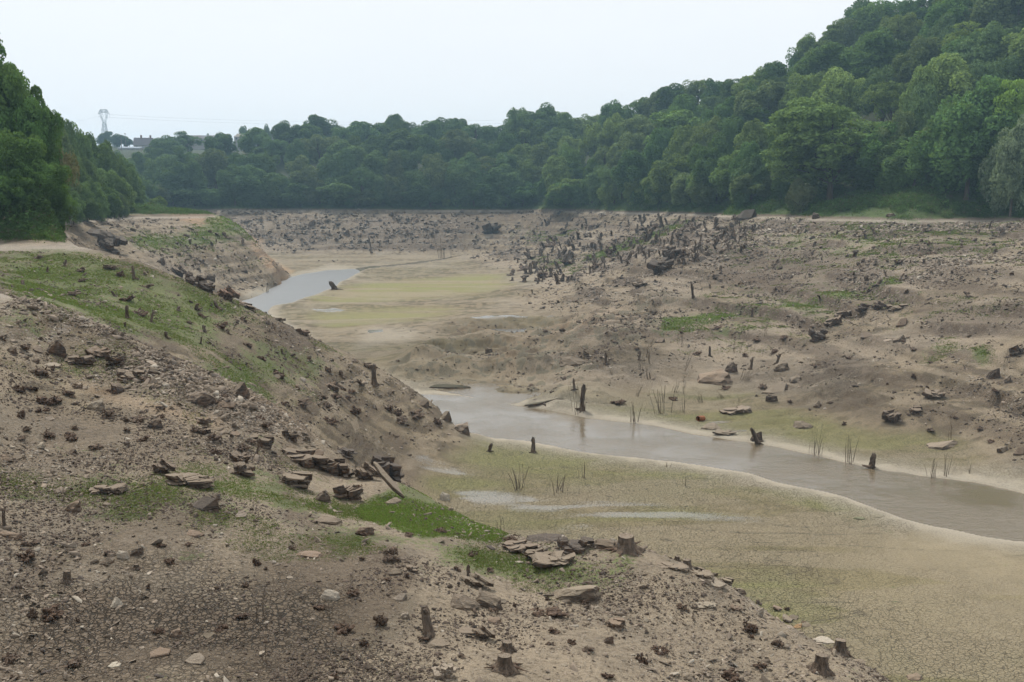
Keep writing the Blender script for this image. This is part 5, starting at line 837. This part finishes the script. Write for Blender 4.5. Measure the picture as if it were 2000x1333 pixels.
for zn, px, py, w_ in rows:
    if zn == 'right' and 1500 < px < 1700 and py > 150 and abs(px - 1610) < 75: continue        # the oak standing free
    fr = (py - skyl(px)) / max(basel(px) - skyl(px), 1)
    kd = rr.choice(('round', 'round', 'tall', 'tall', 'round', 'airy')); w_ *= rr.uniform(.72, 1.35)
    if zn == 'far': tree(px, py, w_ * 1.0, None, 22, kd, rr.choice([(.045, .078, .034), (.040, .070, .034), (.055, .086, .036), (.062, .078, .038)]), 'broadleaf tree inside the wood that closes the far end of the valley', group='trees of the far wood', y0=466)
    else:
        hi = fr < .5; tree(px, py, w_ * 1.0, None, 21, kd, rr.choice(GRN + ([(.092, .12, .042)] if rr.random() < .3 else [])), 'broadleaf tree on the upper half of the wooded right hill' if hi else 'broadleaf tree on the lower half of the wooded right hill', group='trees on the upper right hill' if hi else 'trees on the lower right hill', y0=190)
# single trees that stand out on the right
tree(1628, 185, 240, 262, None, 'layer', (.062, .094, .030), 'large oak standing free with a bare trunk and tiered branches'); tree(1470, 205, 110, None, 17, 'tall', (.05, .095, .03), 'bright narrow tree left of the large oak', y0=190)
tree(1215, 318, 44, 398, None, 'airy', (.11, .105, .08), 'half dead pale grey tree at the foot of the right wood'); tree(1760, 232, 110, 252, None, 'airy', (.15, .145, .085), 'thin brownish tree right of the large oak'); tree(1790, 268, 96, 238, None, 'round', (.075, .13, .04), 'light green young tree above the grass bank'); tree(1880, 60, 150, None, 18, 'layer', (.10, .14, .03), 'yellow green tree with drooping tiers high on the right', y0=190)
tree(1900, 165, 180, 228, None, 'round', (.045, .085, .028), 'tall dense tree leaning out over the right bank'); tree(1985, 235, 100, 212, None, 'round', (.095, .12, .07), 'greyish willow cut by the right edge of the view'); tree(1990, 150, 110, 222, None, 'layer', (.10, .16, .03), 'bright yellow green boughs at the right edge', )
tree(1565, 350, 56, 258, None, 'shrub', (.11, .125, .06), 'pale rounded willow bush left of the oak trunk', 'bush', name='bush', minh=3); tree(1160, 352, 40, 432, None, 'shrub', (.075, .115, .04), 'light bush at the foot of the right wood', 'bush', name='bush', minh=3); tree(1245, 360, 44, 388, None, 'shrub', (.085, .13, .035), 'yellow green bush right of the half dead tree', 'bush', name='bush', minh=3)
tree(1105, 372, 34, 455, None, 'shrub', (.085, .11, .05), 'olive bush where the right wood begins', 'bush', name='bush', minh=3)
for i, (px, py) in enumerate([(1010, 300), (1060, 285), (1000, 330), (1050, 330), (1120, 320), (1290, 330), (1340, 300), (1385, 320), (1430, 300), (1470, 310), (1850, 300), (1930, 290), (1720, 280), (1830, 215), (1975, 60)]): tree(px, py, np.interp(px, [1000, 2000], [56, 105]), None, 13, 'round', rr.choice(GRN), 'tree at the front edge of the right wood above the shoreline', group='front trees of the right wood', y0=180)
rb = random.Random(3)
for i in range(34):
    px = 300 + i * 52 + rb.uniform(-20, 20)
    if 1560 < px < 1720 or 960 < px < 1300: continue
    j, t = col_at(uk(px, 400)[0]); zz = Zb[:, j]; idx = np.nonzero((zz > RG + 1.0) & (zz / Ys >= uk(1000, basel(px) + 4)[1]) & (Ys > 120))[0][0]; Yb = Ys[idx] + rb.uniform(0, 5); u = uk(px, 400)[0]; hb = rb.uniform(3, 6); topk = (gz(u * Yb, Yb) + hb) / Yb
    wpx = hb * 1.3 * F / Yb; e = tree(px, 0, wpx, Yb, None, 'shrub', rb.choice(GRN), 'bushy shrub along the lower edge of the woods above the old shoreline', 'bush', 'bushes along the lower edge of the woods', name='bush'); e.scale.z = hb
# left bank
near_l = [(-75, 50, 190, 112, 'fine'), (-15, 92, 150, 110, 'fine'), (30, 148, 120, 108, 'fine'), (62, 200, 100, 110, 'fine'), (10, 225, 130, 103, 'fine'), (-40, 260, 150, 100, 'fine'), (55, 290, 110, 103, 'fine'), (0, 330, 110, 99, 'fine'), (92, 345, 70, 106, 'fine')]
for i, a in enumerate(near_l): tree(a[0], a[1], a[2] * 1.1, a[3], None, a[4], rr.choice([(.050, .095, .026), (.042, .084, .024), (.060, .105, .028)]), ('tall dark green tree in the near clump at the left edge', 'small front tree in the near clump at the left edge')[a[1] > 240], group=('tall trees of the near left clump', 'front trees of the near left clump')[a[1] > 240])
tree(100, 268, 84, 112, None, 'airy', (.14, .125, .07), 'brownish thin leaved tree at the right of the near left clump'); tree(45, 375, 90, 100, None, 'shrub', (.045, .08, .025), 'dark shrub at the foot of the near left clump', 'bush', name='bush', minh=2.5); tree(112, 385, 56, 106, None, 'shrub', (.045, .075, .028), 'shrub above the dark rubble on the left', 'bush', name='bush', minh=2)
c2 = [(98, 225, 60, 205), (122, 238, 56, 215), (148, 252, 56, 225), (172, 266, 54, 240), (196, 280, 52, 255), (220, 292, 50, 268), (240, 308, 46, 278), (256, 335, 40, 284), (262, 362, 34, 282), (110, 285, 54, 196), (140, 296, 54, 206), (168, 312, 52, 218), (196, 322, 50, 232), (222, 336, 46, 244), (242, 360, 40, 252), (120, 335, 52, 186), (150, 345, 52, 194), (180, 358, 48, 206), (208, 366, 44, 220), (232, 378, 36, 236), (140, 378, 44, 182), (168, 384, 40, 192), (196, 388, 36, 204), (222, 392, 30, 222)]
for i, a in enumerate(c2): tree(a[0], a[1], a[2] * 1.1, a[3] * 1.1, None, 'round' if i % 3 else 'tall', rr.choice([(.062, .10, .034), (.072, .112, .038), (.082, .115, .046)]), ('tree in the rounded wood on the left bank beyond the near clump', 'low front tree of the rounded wood on the left bank')[a[1] > 330], group=('trees of the rounded left wood', 'front trees of the rounded left wood')[a[1] > 330], minh=3.5)
tree(325, 340, 66, 478, None, 'round', (.075, .125, .045), 'pale green round tree at the left foot of the far wood'); tree(283, 318, 60, 560, None, 'round', (.045, .022, .034), 'dark purple leaved tree below the farm buildings'); tree(302, 355, 44, 500, None, 'round', (.05, .085, .035), 'small tree between the purple tree and the pale green round tree')
tree(205, 258, 34, 820, None, 'round', (.045, .07, .035), 'round far tree at the foot of the pylon'); tree(232, 264, 40, 800, None, 'round', (.035, .055, .03), 'dark clipped tree behind the utility poles'); tree(248, 270, 20, 800, None, 'round', (.035, .055, .03), 'dark low tree left of the farmhouse')
for i, (px, py) in enumerate([(222, 298), (246, 304), (268, 300), (300, 292), (232, 330), (258, 335), (275, 345), (300, 325), (292, 372), (262, 378)]): tree(px, py, 46, None, 15, 'round', (.05, .085, .034), 'tree in the hollow below the farm buildings', group='trees below the farm', y0=440)
tree(474, 248, 26, 800, None, 'round', (.045, .07, .035), 'small round tree alone on the far horizon'); tree(524, 247, 26, 790, None, 'round', (.05, .075, .035), 'small horizon tree left of the far skyline wood'); tree(408, 263, 14, 790, None, 'round', (.04, .06, .03), 'tiny tree behind the long barn roof')
print('trees', ntree, round(time.time() - T0, 1))

# ---------------------------------------------------------------- farm buildings, pylon, poles, wires on the far skyline
def flatmat(name, c, rough=.8, sc=1.5, c2=None):
    g = G(name); n = g.noise(g.pos(), sc, 4); return g.end(g.bsdf(g.mix(n, c, c2 or tuple(v * .7 for v in c)), rough, None, .3))
M_slate = flatmat('roof_slate', (.13, .12, .13)); M_wall = flatmat('rendered_wall', (.28, .27, .25)); M_sheet = flatmat('grey_sheet_roof', (.17, .20, .24)); M_brick = flatmat('chimney_brick', (.20, .13, .10)); M_glass = flatmat('window_glass', (.04, .05, .06), .15); M_steel = flatmat('galvanised_steel', (.42, .43, .44), .5); M_pole = flatmat('pole_wood', (.16, .13, .10)); M_wire = flatmat('wire_metal', (.30, .31, .33), .5)
def box(Vs, Fs, x0, x1, y0, y1, z0, z1):
    b = len(Vs); Vs += [(x, y, z) for z in (z0, z1) for y in (y0, y1) for x in (x0, x1)]; Fs += [tuple(b + i for i in f) for f in ((0, 2, 3, 1), (4, 5, 7, 6), (0, 1, 5, 4), (2, 6, 7, 3), (0, 4, 6, 2), (1, 3, 7, 5))]
def child(name, par, m, fn, smooth=False):
    Vs, Fs = [], []; fn(Vs, Fs); return mobj(name, pymesh(name, Vs, Fs, m, smooth), (0, 0, 0), parent=par)
def building(px, pyeave, wpx, Y, roofpx, name, label, cat, roofm=M_slate, depth_=8, wallh=4, rz=0, chim=(), hip=False, shed=False, nwin=3):
    u, k_ = uk(px, pyeave); ze = k_ * Y; wm = wpx * Y / F / 2; rh = roofpx * Y / F; D = depth_ / 2
    e = bpy.data.objects.new(name, None); COL.objects.link(e); zb = gz(u * Y, Y); e.location = (u * Y, Y, min(zb, ze - wallh) + EYE); e.rotation_euler = (0, 0, rz); z0 = ze + EYE - e.location.z; tag(e, label, cat)
    wl = child('wall', e, M_wall, lambda V_, F_: box(V_, F_, -wm, wm, -D, D, 0, z0))
    def rf(V_, F_):
        o_ = .35; i_ = wm * .55 if hip else 0
        if shed: V_ += [(-wm - o_, -D - o_, z0 + .02), (wm + o_, -D - o_, z0 + .02), (wm + o_, D + o_, z0 + rh), (-wm - o_, D + o_, z0 + rh), (-wm - o_, -D - o_, z0 + .2), (wm + o_, -D - o_, z0 + .2), (wm + o_, D + o_, z0 + rh + .2), (-wm - o_, D + o_, z0 + rh + .2)]; F_ += [(0, 1, 2, 3), (4, 7, 6, 5), (0, 4, 5, 1), (1, 5, 6, 2), (2, 6, 7, 3), (3, 7, 4, 0)]
        else:
            V_ += [(-wm - o_, -D - o_, z0 - .1), (wm + o_, -D - o_, z0 - .1), (wm + o_, D + o_, z0 - .1), (-wm - o_, D + o_, z0 - .1), (-wm - o_ + i_, 0, z0 + rh), (wm + o_ - i_, 0, z0 + rh)]; F_ += [(0, 1, 5, 4), (2, 3, 4, 5), (0, 4, 3), (1, 2, 5), (0, 3, 2, 1)]
    ro = child('roof', e, roofm, rf)
    for cx in chim:
        c_ = child('chimney', ro, M_brick, lambda V_, F_: box(V_, F_, cx * wm - .6, cx * wm + .6, -.5, .5, z0 + rh * .55, z0 + rh + 1.9)); child('chimney_pot', ro, M_brick, lambda V_, F_: box(V_, F_, cx * wm - .2, cx * wm + .2, -.2, .2, z0 + rh + 1.9, z0 + rh + 2.4)) if 0 else None
    for i in range(nwin):
        wx = -wm + (i + .5) * 2 * wm / nwin; child('window', e, M_glass, lambda V_, F_: box(V_, F_, wx - .55, wx + .55, -D - .03, -D + .05, z0 - 2.1, z0 - .8))
    return e
building(281, 284, 34, 760, 14, 'farmhouse', 'slate roofed farmhouse with a brick chimney on the far skyline', 'house', chim=(-.25, .75), rz=.15)
building(255, 291, 40, 735, 4, 'farm_shed', 'low shed with a pale blue grey roof beside the farmhouse', 'shed', M_sheet, shed=True, wallh=4, depth_=9, nwin=5)
building(392, 272, 62, 780, 7, 'long_barn', 'long grey roofed barn behind the far wood', 'barn', M_slate, nwin=6)
building(469, 268, 18, 785, 6, 'small_house', 'small house with a pale hipped roof half hidden by trees', 'house', flatmat('pale_tile', (.20, .18, .15)), hip=True, nwin=2)
building(542, 268, 18, 790, 7, 'stone_cottage', 'grey cottage end just left of the far skyline wood', 'house', M_slate, nwin=2)
# lattice pylon
def pylon(px, pytop, Y, H):
    u, k_ = uk(px, pytop); x, y = u * Y, Y; zt = k_ * Y; e = bpy.data.objects.new('pylon', None); COL.objects.link(e); e.location = (x, y, zt - H + EYE); tag(e, 'tall grey steel lattice pylon far off on the left skyline', 'pylon')
    w = lambda z: np.interp(z / H, [0, .62, .74, .92], [5.2, 1.9, 2.6, 5.2]); t_ = .22
    def bar(V_, F_, a, b, r_=t_): tube_into(V_, F_, [a, b], [r_, r_], 4)
    lv = list(np.linspace(0, .62, 7)); 
    def body(V_, F_):
        for i in range(6):
            z1, z2 = lv[i] * H, lv[i + 1] * H; a, b = w(z1), w(z2); c1 = [(-a, -a, z1), (a, -a, z1), (a, a, z1), (-a, a, z1)]; c2_ = [(-b, -b, z2), (b, -b, z2), (b, b, z2), (-b, b, z2)]
            for q_ in range(4): bar(V_, F_, c1[q_], c2_[q_], .3); bar(V_, F_, c1[q_], c2_[(q_ + 1) % 4]); bar(V_, F_, c1[(q_ + 1) % 4], c2_[q_]); bar(V_, F_, c2_[q_], c2_[(q_ + 1) % 4])
    child('lattice_body', e, M_steel, body)
    def head(V_, F_):
        for sy in (-1.6, 1.6):
            for s_ in (-1, 1):
                P_ = [(s_ * 1.9, sy, .62 * H), (s_ * 4.6, sy, .76 * H), (s_ * 5.6, sy, .88 * H), (s_ * 4.4, sy, .98 * H), (s_ * 2.6, sy, .90 * H), (s_ * 3.2, sy, .78 * H), (s_ * .3, sy, .62 * H)]
                for a, b in zip(P_, P_[1:]): bar(V_, F_, a, b, .25)
                bar(V_, F_, P_[1], P_[5]); bar(V_, F_, P_[2], P_[4]); bar(V_, F_, (s_ * 5.6, sy, .88 * H), (s_ * 8.4, 0, .86 * H)); bar(V_, F_, (s_ * 4.4, sy, .98 * H), (s_ * 8.4, 0, .86 * H))
            bar(V_, F_, (-4.4, sy, .98 * H), (4.4, sy, .98 * H), .3); bar(V_, F_, (-4, sy, .9 * H), (4, sy, .9 * H)); 
            for q_ in range(6): bar(V_, F_, (-4.4 + q_ * 1.47, sy, .98 * H), (-3.7 + q_ * 1.47, sy, .9 * H))
    child('cross_arm', e, M_steel, head)
    for s_ in (-8.4, 0, 8.4): child('insulator', e, M_steel, lambda V_, F_: tube_into(V_, F_, [(s_, 0, .86 * H), (s_, 0, .78 * H)], [.18, .18], 5))
    return Vector((x, y, zt - H + EYE)), H
pb, PH = pylon(202, 213, 1500, 52)
def wire(a, b, sag, label, r_=.07):
    V_, F_ = [], []; pts = [a.lerp(b, t) - Vector((0, 0, sag * 4 * t * (1 - t))) for t in np.linspace(0, 1, 40)]; tube_into(V_, F_, pts, [r_] * 40, 4)
    return tag(mobj('power_line', pymesh('power_line', V_, F_, M_wire), (0, 0, 0)), label, 'power line')
for i, (dx, lb) in enumerate(((8.4, 'upper thin wire running right from the pylon'), (-8.4, 'lower thin wire running right from the pylon'))):
    wire(pb + Vector((dx, 0, (.78 + .06 * (i == 0)) * PH)), Vector((330 + i * 6, 1300, pb.z + PH * (.72 - .1 * i))), 15, lb, .09)
wire(pb + Vector((-8.4, 0, .80 * PH)), Vector((-640, 1250, pb.z + PH * .4)), 10, 'thin wire running left from the pylon', .08)
def pole(px, pytop, Y, label):
    u, k_ = uk(px, pytop); z0 = gz(u * Y, Y); e = bpy.data.objects.new('utility_pole', None); COL.objects.link(e); e.location = (u * Y, Y, z0 + EYE); h_ = k_ * Y - z0; tag(e, label, 'utility pole')
    child('pole', e, M_pole, lambda V_, F_: tube_into(V_, F_, [(0, 0, -.5), (0, 0, h_)], [.28, .2], 7)); child('cross_bar', e, M_pole, lambda V_, F_: box(V_, F_, -1, 1, -.1, .1, h_ - .8, h_ - .55))
pole(236, 264, 720, 'taller utility pole in front of the low shed'); pole(244, 260, 790, 'utility pole sticking up behind the dark clipped tree')
# felled branches at the head of the orange track
for i, (px, py, s_) in enumerate(((285, 372, 26), (296, 384, 30))):
    rr2 = random.Random(i); V_, F_ = [], []
    for k_ in range(14): a = rr2.uniform(0, 3.14); tube_into(V_, F_, wander((rr2.uniform(-.4, .4), rr2.uniform(-.3, .3), .05), (math.cos(a), rr2.uniform(-.3, .3), .35), rr2.uniform(.5, 1), 5, rr2, .2), [.035, .03, .025, .02, .012, .006], 5)
    u, k_ = uk(px, py); Y = 440; m = Y / F; zz = gz(u * Y, Y); o = mobj('branch_pile', pymesh('branch_pile', V_, F_, M_cut), (u * Y, Y, zz + EYE), scl=(s_ * m, s_ * m, s_ * m * .8)); tag(o, ('pale heap of felled branches behind the orange track', 'lower heap of felled branches right of the orange track')[i], 'branch pile')
print('buildings', round(time.time() - T0, 1))
# ---------------------------------------------------------------- air, sky, sun
def haze():
    me = bpy.data.meshes.new('haze'); bm = bmesh.new(); bmesh.ops.create_cube(bm, size=1); bm.to_mesh(me); bm.free()
    zmin, zmax = Z.min() + EYE - 1.5, Z.max() + EYE + 62
    o = bpy.data.objects.new('haze', me); COL.objects.link(o); o.scale = (3700, 2680, zmax - zmin); o.location = (0, 2680 / 2 - 60, (zmin + zmax) / 2); tag(o, kind='stuff')
    m, nt, out, N, L = mat('haze_air'); v = N('ShaderNodeVolumePrincipled'); v.inputs['Color'].default_value = (.50, .78, 1, 1); v.inputs['Density'].default_value = .00024; v.inputs['Anisotropy'].default_value = .2
    L(v.outputs[0], out.inputs['Volume']); me.materials.append(m)
haze()
SUN_EL, SUN_AZ = math.radians(56), math.radians(-22)       # azimuth measured from +Y (ahead of the camera) towards +X
W = bpy.data.worlds.new('World'); S.world = W; W.use_nodes = True; nt = W.node_tree; nt.nodes.clear()
wo = nt.nodes.new('ShaderNodeOutputWorld'); bg = nt.nodes.new('ShaderNodeBackground'); sky = nt.nodes.new('ShaderNodeTexSky'); sky.sky_type = 'NISHITA'; sky.sun_disc = False
sky.sun_elevation = SUN_EL; sky.sun_rotation = SUN_AZ; sky.air_density = 1.0; sky.dust_density = 3.5; sky.ozone_density = 1.0
# thin bright overcast over the clear sky
tc = nt.nodes.new('ShaderNodeTexCoord'); nz = nt.nodes.new('ShaderNodeTexNoise'); nz.inputs['Scale'].default_value = 2.2; nz.inputs['Detail'].default_value = 5
mp = nt.nodes.new('ShaderNodeMapping'); mp.inputs['Scale'].default_value = (1, 1, 3); nt.links.new(tc.outputs['Generated'], mp.inputs[0]); nt.links.new(mp.outputs[0], nz.inputs['Vector'])
mr = nt.nodes.new('ShaderNodeMapRange'); mr.inputs[1].default_value = .25; mr.inputs[2].default_value = .6; mr.inputs[3].default_value = .86; mr.inputs[4].default_value = .98; nt.links.new(nz.outputs['Fac'], mr.inputs[0])
mx = nt.nodes.new('ShaderNodeMix'); mx.data_type = 'RGBA'; nt.links.new(mr.outputs[0], mx.inputs[0]); nt.links.new(sky.outputs[0], mx.inputs[6]); mx.inputs[7].default_value = (9.1, 9.2, 9.4, 1)
nt.links.new(mx.outputs[2], bg.inputs['Color']); bg.inputs['Strength'].default_value = .081; nt.links.new(bg.outputs[0], wo.inputs['Surface'])
sd = bpy.data.lights.new('sun', 'SUN'); so = bpy.data.objects.new('sun', sd); COL.objects.link(so); sd.energy = 3.2; sd.angle = math.radians(8); sd.color = (1, .95, .87)
d = Vector((math.sin(SUN_AZ) * math.cos(SUN_EL), math.cos(SUN_AZ) * math.cos(SUN_EL), math.sin(SUN_EL)))
so.rotation_euler = d.to_track_quat('Z', 'Y').to_euler(); so.location = d * 300 + Vector((0, 100, 0))
S.view_settings.view_transform = 'Standard'; S.view_settings.look = 'None'; S.view_settings.exposure = .45; S.view_settings.gamma = 1
S.cycles.use_adaptive_sampling = True; S.cycles.adaptive_threshold = .03
S.cycles.max_bounces = 5; S.cycles.diffuse_bounces = 2; S.cycles.volume_bounces = 0; S.cycles.transparent_max_bounces = 4; S.cycles.caustics_reflective = False; S.cycles.caustics_refractive = False
print('done', round(time.time() - T0, 1), len(bpy.data.objects))
